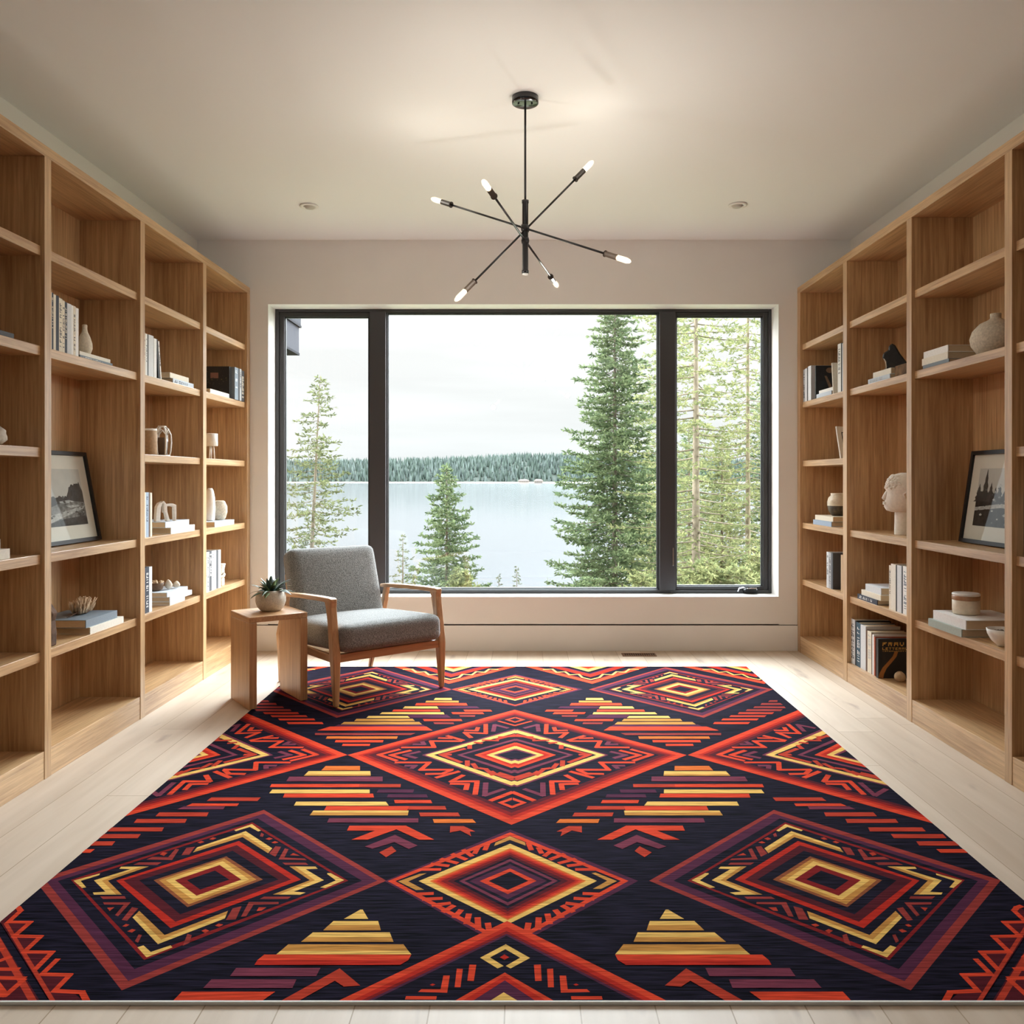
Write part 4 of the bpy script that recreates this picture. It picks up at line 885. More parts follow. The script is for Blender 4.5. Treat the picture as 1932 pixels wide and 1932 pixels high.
mb = MB(); mb.box((-.02, -.022, 0), (.02, .022, .045)); mb.build('plinth', plaster, kn_, bevel=.004)
mb = MB(); mb.tube([(.022*math.cos(a), .022*math.sin(a), .062+.008*math.sin(2*a)) for a in [i*PI/9 for i in range(18)]], .009, 8, closed=True); mb.tube([(.018*math.cos(a), .018*math.sin(a), .082+.008*math.cos(2*a)) for a in [i*PI/9 for i in range(18)]], .008, 8, closed=True); mb.build('knot', plaster, kn_)
mb = MB(); mb.loft([((0, 0, .086), (.018, 0, 0), (0, .018, 0)), ((0, 0, .135), (.026, 0, 0), (0, .026, 0))]); mb.build('block', plaster, kn_, bevel=.004)

# ===== RIGHT, nearest bay
row(1, 1.87, Z4, [(1916.5, 1920, .235, 'brown', 'cream', 1), (1920, 1925, .235, 'cream', 'black', 1), (1925, 1933, .233, 'navy', 'white', 1), (1933, 1945, .23, 'grey', 'navy', 0)], 'at the right photo edge')
# ===== RIGHT, bay with the framed print
flat(1, 1.85, Z2, 3.69, 3.93, .018, .21, 'slate', 'white', 0, 'slate thin flat book, bottom of three beside the squat round vase', 'flat books beside the squat vase')
flat(1, 1.855, Z2+.0185, 3.71, 3.95, .032, .21, 'ivory', 'tan' if False else 'grey', 0, 'ivory flat book, middle of three beside the squat round vase', 'flat books beside the squat vase')
flat(1, 1.858, Z2+.051, 3.715, 3.94, .030, .21, 'white', 'grey', 0, 'white flat book, topmost of three beside the squat round vase', 'flat books beside the squat vase')
lathing('squat_vase', (1.965, 3.53, Z2), [(.045, 0), (.065, .008), (.093, .05), (.098, .078), (.088, .11), (.06, .14), (.028, .155), (.0205, .162), (.0215, .178), (.0205, .181), (.016, .178)], stoneg, 'large squat round speckled vase with narrow neck on right bookcase', 'vase', n=40)
framed('framed_print', 1, 3.30, 3.865, Z4+.001, .415, 2.0, 2.06, 'black-framed black and white landscape print leaning in the right bookcase', False)
flat(1, 1.825, Z5, 3.535, 3.825, .033, .24, 'sage', 'grey', 0, 'sage green thick flat book under the lidded jar, lower of the two', 'flat books under the lidded jar')
flat(1, 1.835, Z5+.0335, 3.52, 3.80, .040, .26, 'white', 'navy', 0, 'white thick flat book under the lidded jar, upper of the two', 'flat books under the lidded jar')
jr = empty('lidded_jar', (1.925, 3.69, Z5+.074), label='cream round jar with wooden banded lid on thick flat books', cat='jar')
MB().lathe([(.048, 0), (.053, .003), (.055, .02), (.055, .062), (.05, .062)], 36).build('jar_body', mat('cream_ceramic', srgb(226, 212, 188), .6, noise=.06, nscale=80), jr)
MB().lathe([(.0555, .062), (.0565, .064), (.0565, .078), (.0555, .080)], 36).build('wood_band', wood('jar_wood', srgb(150, 106, 70), srgb(176, 132, 92), 2), jr)
MB().lathe([(.0545, .080), (.056, .083), (.056, .088), (.053, .091)], 36).build('lid', ceramic, jr)
bo = empty('small_bowl', (1.895, 3.352, Z5), label='small white footed bowl with dark contents, partly behind the right bookcase divider', cat='bowl')
MB().lathe([(.018, 0), (.022, .004), (.042, .022), (.056, .048), (.060, .068), (.057, .068), (.052, .05), (.02, .015)], 30).build('bowl', ceramic, bo)
mb = MB(); rr = random.Random(8)
for i in range(20): blob(mb, (rr.uniform(-.03, .03), rr.uniform(-.03, .03), .052+rr.uniform(0, .006)), (.009, .009, .007), i, 5)
mb.build('dried_beans', mat('bean_brown', srgb(96, 78, 58), .7), bo)
# ===== RIGHT, bay with the sculpted head
flat(1, 1.852, Z2, 4.29, 4.56, .026, .21, 'paleblue', 'grey', 1, 'pale blue flat book under the black stone bird, lower of the two', 'flat books under the black sculpture')
flat(1, 1.858, Z2+.0265, 4.29, 4.51, .030, .21, 'ivory', 'grey', 0, 'ivory flat book under the black stone bird, upper of the two', 'flat books under the black sculpture')
bsc = empty('black_stone_bird', (1.925, 4.42, Z2+.057), label='jagged black stone bird sculpture on ivory flat book, right bookcase', cat='sculpture')
mb = MB(); mb.prism([(-.045, 0), (.05, 0), (.072, .03), (.035, .085), (.012, .13), (-.004, .142), (-.02, .128), (-.022, .108), (-.047, .092), (-.05, .07), (-.036, .045), (-.034, .02)], -.02, .02, Matrix(((0, 1, 0, 0), (0, 0, 1, 0), (0, 0, 0, 1), (0, 0, 0, 1))) if False else Matrix(((1, 0, 0, 0), (0, 0, 1, 0), (0, 1, 0, 0), (0, 0, 0, 1))))
mb.build('body', darkst, bsc, rot=(0, 0, math.radians(-25)), bevel=.007, seg=2)
mb = MB(); mb.tube([(-.046, -.014, .072), (-.034, -.021, .045), (-.031, -.021, .02), (-.033, -.021, 0.004)], [.002, .003, .0025, .002], 6); mb.build('pale_edge', stone, bsc, rot=(0, 0, math.radians(-25)))
bx_ = tag(MB().box((-.09, -.07, 0), (.09, .068, .062)).build('bark_block', mat('mottled_bark', srgb(112, 84, 58), .85, noise=.5, nscale=30, bump=.6), loc=(1.962, 4.213, Z2), bevel=.005), 'mottled brown bark-covered block in front of the black stone bird', 'ornament')
tw = MB(); rr = random.Random(6)
for i in range(7): 
    a = i*.9; tw.tube([(.012*math.cos(a), .012*math.sin(a), 0), (.028*math.cos(a), .028*math.sin(a), .035), (.022*math.cos(a+.5), .022*math.sin(a+.5), .07), (.004*math.cos(a), .004*math.sin(a), .105)], [.005, .006, .005, .002], 6)
tag(tw.build('twisted_pod', bone, loc=(1.945, 4.20, Z2+.0622)), 'twisted ivory seed pod standing on the brown bark block', 'ornament')
# sculpted head (faces the window, chin over a long neck)
hd = empty('sculpted_head', (1.93, 4.375, Z4), label='white plaster sculpted head on a cylindrical neck, right bookcase', cat='sculpture')
hd.rotation_euler = (0, 0, math.radians(-18))
mb = MB(); mb.lathe([(.042, 0), (.043, .004), (.042, .06), (.041, .13), (.045, .17)], 32, c=(.026, 0, 0)); mb.build('neck', plaster, hd)
sec = [(.118, -.030, .075, .040), (.126, -.055, .085, .055), (.145, -.066, .092, .060), (.165, -.064, .096, .064), (.185, -.060, .098, .067), (.205, -.056, .100, .070), (.222, -.052, .102, .072), (.236, -.060, .104, .074), (.255, -.058, .105, .076), (.275, -.050, .103, .074), (.295, -.036, .095, .066), (.312, -.014, .080, .050), (.320, .012, .058, .028)]
vs = []; fs = []; n = 28
for z, xa, xb, hy in sec:
    for i in range(n):
        a = 2*PI*i/n; cx_ = (xa+xb)/2; rx = (xb-xa)/2; vs.append((cx_-rx*math.cos(a), hy*math.sin(a)*(1-.12*math.cos(a)), z))
for j in range(len(sec)-1):
    for i in range(n): fs.append((j*n+i, j*n+(i+1) % n, (j+1)*n+(i+1) % n, (j+1)*n+i))
fs.append(tuple(range(n))[::-1]); fs.append(tuple((len(sec)-1)*n+i for i in range(n)))
mb = MB(); mb.add(vs, fs, 0, True)
mb.tube([(-.052, 0, .225), (-.060, 0, .205), (-.066, 0, .188), (-.060, 0, .18)], [.006, .009, .011, .007], 10)
for dz in (.158, .166): mb.tube([(-.060, -.02, dz), (-.069, 0, dz+.001), (-.060, .02, dz)], .004, 6)
hb = mb.build('head', plaster, hd, bevel=0)
mb = MB(); rr = random.Random(12)
for i in range(110):
    a = rr.uniform(-1.4, 1.4); z = rr.uniform(.240, .308); k = math.sqrt(max(0, 1-((z-.235)/.088)**2)); 
    blob(mb, (.022-.079*math.cos(a)*k, .071*math.sin(a)*k, z), (.0085, .0085, .006), i, 5)
mb.build('curled_hair', plaster, hd)
for sy in (-1, 1):
    mb = MB(); mb.tube([(.03, sy*.066, .19), (.022, sy*.074, .21), (.034, sy*.078, .225), (.046, sy*.074, .21), (.04, sy*.07, .192)], [.005, .006, .006, .006, .004], 8); mb.build('ear', plaster, hd)
# lower shelf of that bay
flat(1, 1.85, Z5, 4.44, 4.70, .026, .21, 'navy', 'white', 1, 'navy flat book with white spine lettering, bottom of three beside upright books', 'flat books left of the upright row')
flat(1, 1.856, Z5+.0265, 4.41, 4.66, .028, .21, 'cream', 'grey', 0, 'cream flat book, middle of three beside upright books', 'flat books left of the upright row')
flat(1, 1.862, Z5+.055, 4.42, 4.62, .036, .21, 'lightgrey', 'grey', 0, 'light grey flat book, topmost of three beside upright books', 'flat books left of the upright row')
row(1, 1.86, Z5, [(1677.5, 1681, .222, 'cream', 'navy', 1), (1681, 1690, .232, 'ivory', 'grey', 0), (1690, 1692.5, .232, 'black', 'white', 0), (1692.5, 1701, .232, 'lightgrey', 'navy', 0), (1701, 1703.5, .232, 'black', 'white', 0), (1703.5, 1712, .234, 'white', 'teal', 2), (1712, 1716, .23, 'cream', 'navy', 0)], 'right of the three flat books')
lay = []
for a, b_, h, ck, ik, tx in ((1602, 1604.6, .232, 'darkgrey', 'white', 0), (1604.6, 1613.2, .250, 'lightgrey', 'navy', 2), (1613.4, 1615.6, .246, 'black', 'white', 0), (1615.6, 1623.5, .243, 'teal', 'white', 2), (1623.7, 1633.4, .240, 'lightgrey', 'grey', 0), (1633.6, 1636.4, .222, 'brown', 'cream', 0), (1636.6, 1644, .222, 'cream', 'grey', 1), (1644.2, 1645.6, .214, 'brown', 'cream', 0), (1645.8, 1648.6, .214, 'white', 'navy', 0), (1648.8, 1651, .205, 'terracotta', 'cream', 0)):
    lay.append((a, b_, h, ck, ik, tx))
row(1, 1.85, DECK, lay, 'on the lowest level of right bookcase', d=.2)
# black face-out book with gold lettering
fb = empty('face_out_book', (1.845, 4.415, DECK), label='black book with gold lettering and ochre curve, face out at the bottom', cat='book')
gold = mat('gold_lettering', srgb(206, 162, 84), .45); ochre = mat('ochre_curve', srgb(160, 104, 50), .6)
MB().box((0, -.002, 0), (.205, .024, .205)).build('cover', cov('black'), fb)
mb = MB(); rr = random.Random(21)
def glyph(x, z, w_, h, k):
    t_ = w_*.22; y0, y1 = -.0026, -.002
    G = {'F': [(0,0,t_,h),(0,h-t_,w_,h),(0,h*.45,w_*.7,h*.45+t_)], 'R': [(0,0,t_,h),(0,h-t_,w_,h),(w_-t_,h*.45,w_,h),(0,h*.45,w_,h*.45+t_),(w_*.6,0,w_*.85,h*.45)],
         'E': [(0,0,t_,h),(0,h-t_,w_,h),(0,0,w_,t_),(0,h*.45,w_*.8,h*.45+t_)], 'A': [(0,0,t_,h),(w_-t_,0,w_,h),(0,h-t_,w_,h),(0,h*.4,w_,h*.4+t_)], 'T': [(0,h-t_,w_,h),(w_*.4,0,w_*.4+t_,h)],
         'I': [(w_*.35,0,w_*.35+t_,h)], 'O': [(0,0,t_,h),(w_-t_,0,w_,h),(0,h-t_,w_,h),(0,0,w_,t_)], 'N': [(0,0,t_,h),(w_-t_,0,w_,h),(0,h-t_,w_,h)], 'U': [(0,0,t_,h),(w_-t_,0,w_,h),(0,0,w_,t_)], 'V': [(0,h*.3,t_,h),(w_-t_,h*.3,w_,h),(w_*.25,0,w_*.75,h*.35)], 'L': [(0,0,t_,h),(0,0,w_,t_)], 'S': [(0,0,w_,t_),(0,h-t_,w_,h),(0,h*.45,w_,h*.45+t_),(0,h*.45,t_,h),(w_-t_,0,w_,h*.5)]}
    for a, b_, c, d in G[k]: mb.box((x+a, y0, z+b_), (x+c, y1, z+d))
for i, k in enumerate('FRAVI'): glyph(.022+i*.030, .168, .022, .020, k)
for i, k in enumerate('LETTERAVR'): glyph(.022+i*.0168, .148, .0125, .013, k)
for i, k in enumerate('INTERLUNATION'): glyph(.022+i*.0116, .139, .008, .005, k)
mb.build('gold_lettering', gold, fb)
mb = MB(); pts = [(.095, .142), (.085, .115), (.06, .085), (.033, .055), (.018, .025), (.013, .003)]
vs = []; 
for i, (x, z) in enumerate(pts): w_ = .009+.004*i/5; vs += [(x-w_, -.0024, z), (x+w_, -.0024, z-.002)]
mb.add(vs, [(i*2, i*2+1, i*2+3, i*2+2) for i in range(5)]); mb.build('ochre_curve', ochre, fb)
mb = MB(); blob(mb, (0, 0, .0262), (.028, .026, .026), 5, n=12, amp=.06); tag(mb.build('round_stone', mat('round_beige_stone', srgb(186, 160, 128), .8, noise=.2, nscale=40), loc=(1.925, 4.34, DECK)), 'round beige stone in front of the black gold-lettered book', 'stone')
# ===== RIGHT, far bay
row(1, 1.845, Z2, [(1515.5, 1519, .212, 'grey', 'black', 2), (1519, 1522.4, .215, 'lightgrey', 'black', 0), (1522.6, 1524.4, .218, 'black', 'white', 0), (1524.6, 1530.2, .222, 'lightgrey', 'navy', 0)], 'beside the window, upper right bookcase')
fo = empty('face_out_book', (1.86, 5.40, Z2), label='dark face-out book with ochre figure cover, upper far bay of right bookcase', cat='book')
MB().box((0, 0, 0), (.17, .012, .215)).build('cover', mat('cover_ink', srgb(28, 34, 40), .5, noise=.5, nscale=25), fo)
mb = MB(); mb.add([(.055, -.001, .15), (.07, -.001, .15), (.125, -.001, .03), (.10, -.001, .03)], [(0, 1, 2, 3)]); mb.prism([(.09+.022*math.cos(a)*1.1, .185+.017*math.sin(a)) for a in [i*PI/8 for i in range(16)]], -.0012, 0, Matrix(((1, 0, 0, 0), (0, 0, 1, 0), (0, 1, 0, 0), (0, 0, 0, 1)))); mb.build('cover_picture', mat('cover_ochre', srgb(128, 104, 84), .6, noise=.3, nscale=60), fo)
flat(1, 1.85, Z2, 5.10, 5.36, .026, .14, 'paleblue', 'navy', 0, 'pale blue flat book before the dark face-out book, lower of the two', 'flat books before the dark face-out book')
flat(1, 1.856, Z2+.0265, 5.09, 5.33, .020, .14, 'white', 'navy', 0, 'white flat book before the dark face-out book, upper of the two', 'flat books before the dark face-out book')
row(1, 1.85, Z2, [(1580.5, 1586.6, .285, 'white', 'black', 1), (1586.8, 1588.8, .285, 'black', 'white', 0), (1589, 1594, .28, 'lightgrey', 'navy', 0)], 'tallest books beside the leaning one')
o = bookmesh(.012, .15, .19, 'ivory', 'grey', 0, 9, loc=(1.85, 5.075, Z2), rot=(math.radians(-8) if False else math.radians(7), 0, PI)); tag(o, 'ivory thin book leaning on the tallest books, far bay of right bookcase', 'book')
sf = empty('small_framed_card', (1.92, 5.0, Z3+.001), label='small white-framed card leaning on the middle shelf by the window', cat='framed picture')
sf.rotation_euler = (math.radians(-12), 0, math.radians(20)); 
MB().box((-.06, 0, 0), (.10, .010, .195)).build('frame', ceramic, sf, bevel=.002)
mb = MB(); mb.box((-.03, -.0008, .045), (.075, 0, .16)); mb.build('card_border', cov('black'), sf)
mb = MB(); mb.box((-.024, -.0016, .051), (.069, -.0008, .154)); mb.build('card', cov('white'), sf)
mb = MB(); mb.add([(-.015, -.002, .056), (.058, -.002, .056), (.02, -.002, .11)], [(0, 1, 2)]); mb.box((.0, -.0021, .10), (.016, -.0017, .125)); mb.build('drawing', cov('black'), sf)
flat(1, 1.85, Z4, 5.10, 5.42, .030, .21, 'blue', 'navy', 0, 'blue flat book under the two-tone vase, lower of the pair', 'flat books under the two-tone vase')
flat(1, 1.856, Z4+.0305, 5.09, 5.40, .030, .21, 'cream', 'grey', 0, 'cream flat book under the two-tone vase, upper of the pair', 'flat books under the two-tone vase')
tv = empty('two_tone_vase', (1.945, 5.235, Z4+.061), label='round two-tone vase with dark mottled base on flat books, far right bay', cat='vase')
tm_ = mat('vase_mottle', srgb(78, 66, 46), .7, noise=.6, nscale=50, bump=.3)
MB().lathe([(.036, 0), (.044, .004), (.060, .03), (.067, .062)], 36).build('mottled_base', tm_, tv)
MB().lathe([(.067, .062), (.0675, .085), (.060, .112), (.048, .124), (.046, .128), (.048, .136), (.046, .139), (.040, .136), (.042, .12)], 36, cap=False).build('cream_body', mat('glazed_cream', srgb(214, 202, 178), .35, noise=.12, nscale=50), tv)
row(1, 1.85, Z5, [(1559.5, 1563.5, .217, 'lightgrey', 'navy', 1), (1563.5, 1568, .217, 'grey', 'black', 2), (1568, 1571.5, .216, 'darkgrey', 'white', 0)], 'beside the beige face-out book', d=.16)
fo = empty('face_out_book', (1.868, 4.965, Z5), label='beige face-out book with dark picture band, lower far bay of right bookcase', cat='book')
MB().box((0, 0, 0), (.16, .03, .215)).build('cover', cov('tan'), fo)
mb = MB(); mb.box((.004, -.0008, .145), (.156, 0, .205)); mb.build('picture_band', mat('picture_band', srgb(70, 62, 46), .6, noise=.7, nscale=40), fo)
# ---------------------------------------------------------------- outside: ground, lake, far shore
def gz(x, y): return -.8-.165*(y-6)
mb = MB(); nx, ny = 30, 20; vs = []; fs = []; rr = random.Random(1)
for j in range(ny+1):
    for i in range(nx+1):
        x = -60+120*i/nx; y = 6.4+(66-6.4)*j/ny; z = gz(x, y)+rr.uniform(-.12, .12)
        if y > 6.5 and x > 8: z += min(1.2, (x-8)*.05)
        vs.append((x, y, z))
for j in range(ny):
    for i in range(nx): a = j*(nx+1)+i; fs.append((a, a+1, a+nx+2, a+nx+1))
mb.add(vs, fs, 0, True)
g = mb.build('hillside', mat('mossy_ground', srgb(80, 84, 56), .95, noise=.35, nscale=1.2)); g['kind'] = 'structure'
wm = bpy.data.materials.new('lake_water'); wm.use_nodes = True; t = wm.node_tree; b = t.nodes['Principled BSDF']
b.inputs['Base Color'].default_value = srgb(54, 60, 65); b.inputs['Roughness'].default_value = .11; b.inputs['IOR'].default_value = 1.33; b.inputs['Specular IOR Level'].default_value = .5
tcn = N(t, 'ShaderNodeTexCoord'); mp = N(t, 'ShaderNodeMapping'); mp.inputs['Scale'].default_value = (.25, .8, 1); t.links.new(tcn.outputs['Object'], mp.inputs[0])
n = N(t, 'ShaderNodeTexNoise'); n.inputs['Scale'].default_value = .6; n.inputs['Detail'].default_value = 3; t.links.new(mp.outputs[0], n.inputs['Vector'])
bp = N(t, 'ShaderNodeBump'); bp.inputs['Strength'].default_value = .12; bp.inputs['Distance'].default_value = .05; t.links.new(n.outputs[0], bp.inputs['Height']); t.links.new(bp.outputs[0], b.inputs['Normal'])
lk = MB().add([(-3500, 40, -10), (3500, 40, -10), (3500, 3600, -10), (-3500, 3600, -10)], [(0, 1, 2, 3)]).build('lake', wm); lk['kind'] = 'structure'
# far wooded ridge
YS = 2450.0
def ridge_h(x):
    px = VX+x*F/YS
    pts = [(-2000, 40), (300, 44), (540, 47), (730, 49), (870, 53), (1000, 61), (1090, 59), (1250, 52), (1500, 46), (4000, 40)]
    for (a, h0), (b_, h1) in zip(pts, pts[1:]):
        if a <= px <= b_: return (h0+(h1-h0)*(px-a)/(b_-a))*YS/F-22
    return 50
mb = MB(); vs = []; fs = []; nx = 120
prof = [(0, 0), (25, .06), (70, .30), (130, .62), (210, .88), (300, 1.0), (500, .9)]
for i in range(nx+1):
    x = -1500+3000*i/nx
    for dy, k in prof: vs.append((x, YS+dy+12*math.sin(x*.01), -10.2+(ridge_h(x)+9)*k))
m_ = len(prof)
for i in range(nx):
    for j in range(m_-1): a = i*m_+j; fs.append((a, a+m_, a+m_+1, a+1))
mb.add(vs, fs, 0, True)
rg = mb.build('far_shore', mat('far_shore_soil', srgb(44, 56, 50), .95, noise=.15, nscale=.02)); rg['kind'] = 'structure'
mb = MB(); v = []
for i in range(nx+1):
    x = -1500+3000*i/nx; y = YS-6+12*math.sin(x*.01)+rr.uniform(-3, 3); v += [(x, y-6, -10.1), (x, y+3, -7.0+rr.uniform(-.5, .8)), (x, y+14, -6.5)]
mb.add(v, [q for i in range(nx) for q in ((i*3, i*3+3, i*3+4, i*3+1), (i*3+1, i*3+4, i*3+5, i*3+2))])
bch = mb.build('far_beach', mat('pale_beach', srgb(112, 108, 102), .9, noise=.3, nscale=.05)); bch['kind'] = 'structure'
mb = MB(); rr = random.Random(44)
for i in range(5200):
    px = rr.uniform(480, 1480); k = rr.random(); dy = 18+280*k; x = (px-VX)*(YS+dy)/F
    kk = 0
    for (a, k0), (b_, k1) in zip(prof, prof[1:]):
        if a <= dy <= b_: kk = k0+(k1-k0)*(dy-a)/(b_-a)
    z = -10+(ridge_h(x)+9)*kk; h = rr.uniform(13, 25); r = h*rr.uniform(.19, .27); y = YS+dy+12*math.sin(x*.01); a0 = rr.random()*2
    mb.add([(x+r*math.cos(a0+q*2.094), y+r*math.sin(a0+q*2.094), z+h*.0) for q in range(3)]+[(x, y, z+h)], [(0, 1, 3), (1, 2, 3), (2, 0, 3)], 0 if rr.random() < .6 else 1)
ff = mb.build('far_forest', [mat('far_conifer', srgb(56, 72, 66), .95), mat('far_conifer_blue', srgb(72, 86, 84), .95)])
tag(ff, 'dense conifer forest covering the far shore of the lake', 'forest'); ff['kind'] = 'stuff'
def house(px, wpx, label):
    Y = YS-4; x = (px-VX)*Y/F; w_ = wpx*Y/F
    r = empty('lake_house', (x, Y, -8.6), label=label, cat='house', group='pale houses on the far shore')
    MB().box((-w_/2, -5, 0), (w_/2, 5, 5)).build('wall', mat('house_wall', srgb(150, 142, 134), .8), r)
    MB().loft([((0, 0, 5), (w_*.58, 0, 0), (0, 7, 0)), ((0, 0, 9.5), (w_*.25, 0, 0), (0, .5, 0))]).build('roof', mat('house_roof', srgb(120, 108, 100), .8), r)
    m = MB()
    for k in range(4): m.box((-w_*.4+k*w_*.22, -5.1, 1.5), (-w_*.4+k*w_*.22+w_*.1, -5, 3.5))
    m.build('windows', mat('house_window', srgb(90, 96, 100), .3), r)
house(988, 20, 'wide pale house on the far shore, left of the large fir')
house(1016, 16, 'second pale house on the far shore, nearer the large fir')
house(852, 11, 'small pale boathouse on the far shore above the middle spruce')
# ---------------------------------------------------------------- conifers
def conifer(name, x, y, h, R, label, seed, cols, nb=150, tw=26, z0f=.08, lean=(0, 0), tr=None, droop=.25, shape=1.0, tuft=.10, bare=0, group=None, tcol=(92, 80, 66), leafw=.028, cut=None, blade=3):
    rg_ = np.random.default_rng(seed); zb = gz(x, y)-.1
    root = empty(name, (x, y, zb), label=label, cat='tree', group=group)
    tr = tr or h*.014
    def axis(f): return np.array([lean[0]*f, lean[1]*f, h*f])
    mb = MB(); mb.tube([axis(f) for f in np.linspace(0, 1, 9)], [tr*(1-.93*f) for f in np.linspace(0, 1, 9)], 8)
    V = []; mis = []; BV = []; BF = []
    tb = MB()
    for k in range(nb):
        f = z0f+(1-z0f)*((k+rg_.random()*.8)/nb)
        if cut and not (cut[0] < zb+h*f < cut[1]): continue
        rad = R*((1-f)**shape*1.0+.02)*rg_.uniform(.62, 1.12)
        if bare and rg_.random() < bare: continue
        a = k*2.399+rg_.uniform(-.5, .5); d = np.array([math.cos(a), math.sin(a), 0.])
        p0 = axis(f); L = rad; m = 6
        pts = [p0+d*L*q/m+np.array([0, 0, L*(-droop*1.6*(q/m)+droop*1.3*(q/m)**2.2)]) for q in range(m+1)]
        tb.tube(pts, [max(.004, tr*.16*(1-q/m)*(.4+rad/R)) for q in range(m+1)], 3, cap=False)
        nt_ = max(4, int(tw*rad/R))
        for q in range(nt_):
            s = .12+.88*((q+rg_.random())/nt_); i0 = min(m-1, int(s*m)); c = pts[i0]+(pts[i0+1]-pts[i0])*(s*m-i0)
            side = np.array([-d[1], d[0], 0.]); wdt = L*.30*(1.15-s)*rg_.uniform(-1, 1)
            c = c+side*wdt+np.array([0, 0, -abs(wdt)*.25+rg_.uniform(-.02, .03)])
            tc_ = 0 if rg_.random() < .6 else 1
            for _ in range(blade):
                v = rg_.normal(size=3)*np.array([1, 1, .55])+d*.9+np.array([0, 0, .15]); v /= np.linalg.norm(v)+1e-6
                l = tuft*rg_.uniform(.6, 1.35); u = np.cross(v, rg_.normal(size=3)); u /= np.linalg.norm(u)+1e-6
                V.append(c-u*leafw*.5); V.append(c+v*l*.55+u*leafw*.9); V.append(c+v*l); V.append(c+v*l*.5-u*leafw*.9); mis.append(tc_)
    V = np.array(V); n = len(mis); me = bpy.data.meshes.new('foliage')
    me.vertices.add(len(V)); me.vertices.foreach_set('co', V.ravel()); me.loops.add(n*4); me.polygons.add(n)
    me.loops.foreach_set('vertex_index', np.arange(n*4)); me.polygons.foreach_set('loop_start', np.arange(n)*4); me.polygons.foreach_set('loop_total', np.full(n, 4))
    for c_ in cols: me.materials.append(c_)
    me.polygons.foreach_set('material_index', mis); me.update(); me.validate()
    fo = bpy.data.objects.new('foliage', me); COL.objects.link(fo); fo.parent = root
    bk = mat('conifer_bark_%d_%d_%d' % tcol, srgb(tcol), .95, noise=.3, nscale=8)
    mb.v; o_ = len(mb.v); mb.v += tb.v; mb.f += [tuple(i+o_ for i in f) for f in tb.f]; mb.m += tb.m; mb.sm += tb.sm
    mb.build('trunk', bk, root)
    return root
def leafm(name, c):
    m = bpy.data.materials.new(name); m.use_nodes = True; t = m.node_tree; t.nodes.clear()
    d = N(t, 'ShaderNodeBsdfDiffuse'); d.inputs[0].default_value = srgb(c); tl = N(t, 'ShaderNodeBsdfTranslucent'); tl.inputs[0].default_value = srgb(tuple(min(255, int(q*1.08)) for q in c))
    ms = N(t, 'ShaderNodeMixShader'); ms.inputs[0].default_value = .4; om = N(t, 'ShaderNodeOutputMaterial')
    t.links.new(d.outputs[0], ms.inputs[1]); t.links.new(tl.outputs[0], ms.inputs[2]); t.links.new(ms.outputs[0], om.inputs[0]); return m
GD = [leafm('needles_green', (98, 110, 80)), leafm('needles_deep', (72, 86, 62))]
GY = [leafm('needles_yellow_green', (112, 116, 80)), leafm('needles_mid', (86, 94, 64))]
GP = [leafm('needles_pale', (88, 94, 66)), leafm('needles_olive', (66, 72, 50))]
def px_x(px, Y): return (px-VX)*Y/F
def H_(ytop, x, Y): return EYE+(VY-ytop)*Y/F-(gz(x, Y)-.1)
def tree(name, px, Y, ytop, R, label, seed, cols, **k):
    x = px_x(px, Y); return conifer(name, x, Y, H_(ytop, x, Y), R, label, seed, cols, **k)
tree('pine_tree', 578, 22, 708, 1.75, 'sparse tall pine with bare lower trunk behind the armchair, left pane', 1, GP, nb=150, tw=36, z0f=.12, lean=(.36, 0), shape=.62, bare=.25, tuft=.125, leafw=.022, tcol=(92, 84, 72), tr=.085, droop=.12)
tree('spruce_tree', 843, 26, 878, 1.85, 'medium conical spruce rising above the lake in the wide middle pane', 2, GD, nb=170, tw=54, shape=.68, tuft=.12, leafw=.026, z0f=.02, blade=4)
tree('sapling_conifer', 760, 24, 1008, .75, 'thin pale young conifer left of the conical spruce', 3, GP, nb=60, tw=22, shape=.7, tuft=.09, leafw=.014)
tree('sapling_conifer', 716, 25, 1060, .7, 'small pale conifer half behind the left mullion', 13, GP, nb=50, tw=22, shape=.7, tuft=.09, leafw=.014)
tree('sapling_conifer', 941, 25, 1084, .45, 'tiny conifer tip just above the sill, right of the conical spruce', 4, GP, nb=40, tw=12, shape=.7, tuft=.07, leafw=.012)
tree('sapling_conifer', 975, 25, 1068, .42, 'tiny conifer tip above the sill, nearest the large fir', 5, GP, nb=44, tw=12, shape=.7, tuft=.07, leafw=.012)
tree('fir_tree', 1160, 28, 520, 2.6, 'large full fir filling the right side of the wide pane', 6, GD, nb=330, tw=58, shape=.62, z0f=.05, tuft=.16, leafw=.032, tcol=(96, 86, 76), tr=.13, blade=4, droop=.22)
tree('fir_tree', 1262, 33, 430, 3.0, 'yellow-green fir partly hidden behind the right mullion', 7, GY, nb=220, tw=44, shape=.5, z0f=.05, tuft=.17, leafw=.03, bare=.2, tr=.12)
tree('tall_pine', 1313, 25, 330, 2.6, 'tall thick-trunked pine, left one of two trunks in the right pane', 8, GY, nb=170, tw=40, shape=.35, z0f=.12, tuft=.14, leafw=.026, bare=.22, tr=.16, tcol=(98, 90, 76), droop=.1)
tree('tall_pine', 1411, 27, 330, 2.8, 'tall slender pine, right one of two trunks in the right pane', 9, GY, nb=170, tw=42, shape=.35, z0f=.10, tuft=.15, leafw=.028, bare=.18, tr=.11, tcol=(106, 98, 80), droop=.15)
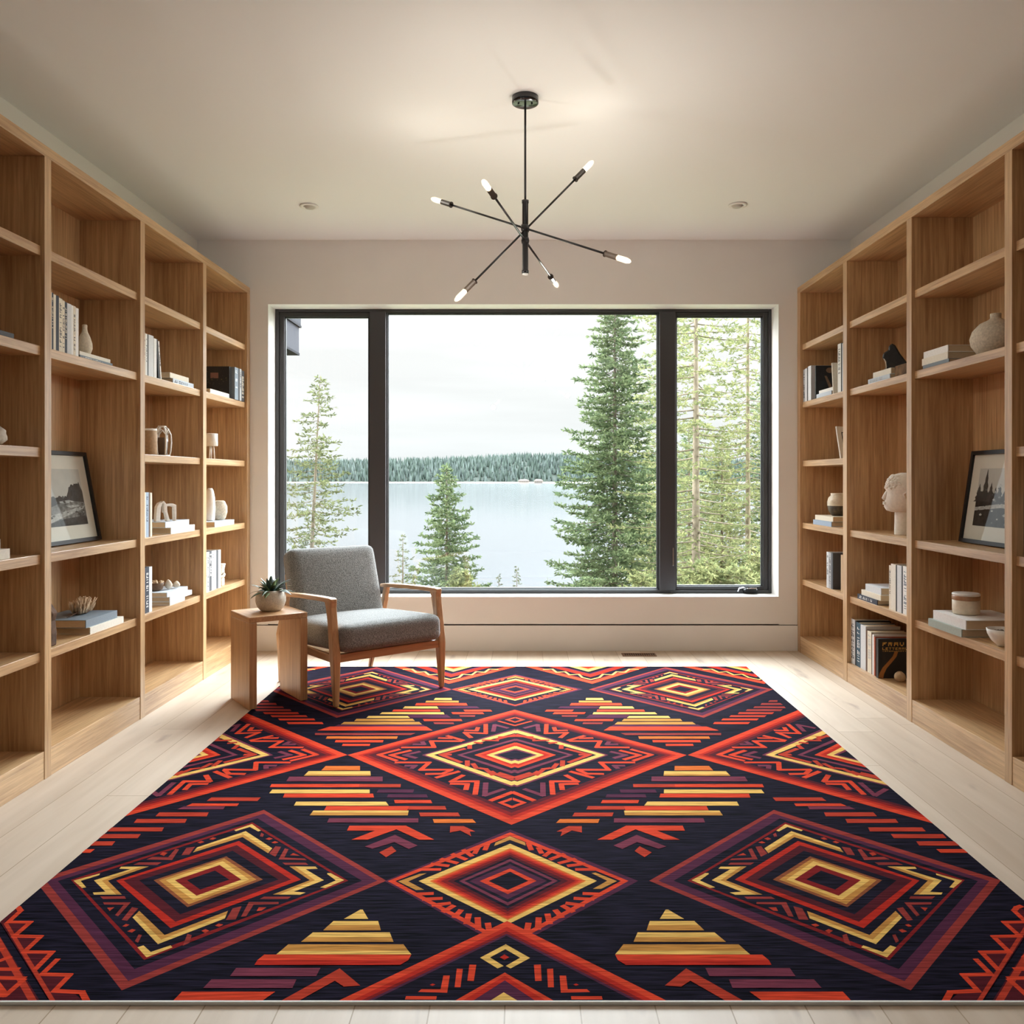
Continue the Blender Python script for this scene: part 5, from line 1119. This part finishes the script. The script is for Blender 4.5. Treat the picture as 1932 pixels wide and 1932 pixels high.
tree('hemlock_tree', 1362, 30, 830, 2.0, 'bushy low hemlock between the two trunks in the right pane', 10, GY, nb=150, tw=40, shape=.7, tuft=.15, leafw=.03, blade=4)
tree('hemlock_tree', 1446, 31, 700, 2.2, 'bushy hemlock at the right edge of the right pane', 11, GD, nb=170, tw=40, shape=.6, tuft=.15, leafw=.03, blade=4)
tree('hemlock_tree', 1225, 38, 850, 2.4, 'distant green hemlock behind the large fir', 12, GY, nb=150, tw=36, shape=.7, tuft=.16, leafw=.032, blade=4)
tree('hemlock_tree', 1300, 42, 800, 2.8, 'distant green hemlock behind the thick pine trunk', 14, GD, nb=170, tw=36, shape=.7, tuft=.18, leafw=.036, blade=4)
for i, (px, Y, yt, R, s) in enumerate(((1295, 17, 1082, .7, 'leftmost in the right pane'), (1335, 16, 1056, .9, 'below the thick pine trunk'), (1388, 16, 1066, .85, 'below the slender pine trunk'), (1430, 17, 1046, .8, 'rightmost in the right pane'), (868, 21, 1072, .6, 'at the foot of the conical spruce'), (1110, 22, 1088, .8, 'at the foot of the large fir'), (1210, 20, 1080, .8, 'just left of the right mullion'))):
    x = px_x(px, Y); hh = H_(yt, x, Y)
    r = conifer('shrub', x, Y, hh, R*1.2, 'bushy yellow-green shrub above the sill, '+s, 40+i, GY if i != 5 else GD, nb=110, tw=34, shape=.35, z0f=.02, tuft=.10, leafw=.022, group='shrubs above the window sill', blade=4, tr=.03)
    r['category'] = 'shrub'
# side wall and eave of the neighbouring wing, upper left of the view
XN = -2.385
hw = empty('neighbouring_wing', (XN, 9.0, 2.47), label='grey clad corner of the house seen high in the left pane', cat='building')
sid = mat('grey_cladding', srgb(42, 43, 48), .9, spec=.1); sid2 = mat('dark_cladding', srgb(20, 21, 25), .9, spec=.1)
MB().box((-2.0, -2.6, .0), (0, 0, .283)).build('wall', sid, hw)
MB().box((-2.0, -2.62, .283), (.022, .022, .305)).build('drip_edge', sid2, hw)
MB().box((-2.0, -2.6, .305), (.016, .016, .9)).build('fascia', mat('cladding_upper', srgb(36, 37, 42), .9, spec=.1), hw)
MB().box((-2.0, -2.605, -.012), (.006, .006, .012)).build('lower_trim', sid2, hw)
MB().box((-1.9, -2.5, gz(0, 9)-2.47-.4), (-.7, -.2, 0)).build('lower_wall', sid, hw)
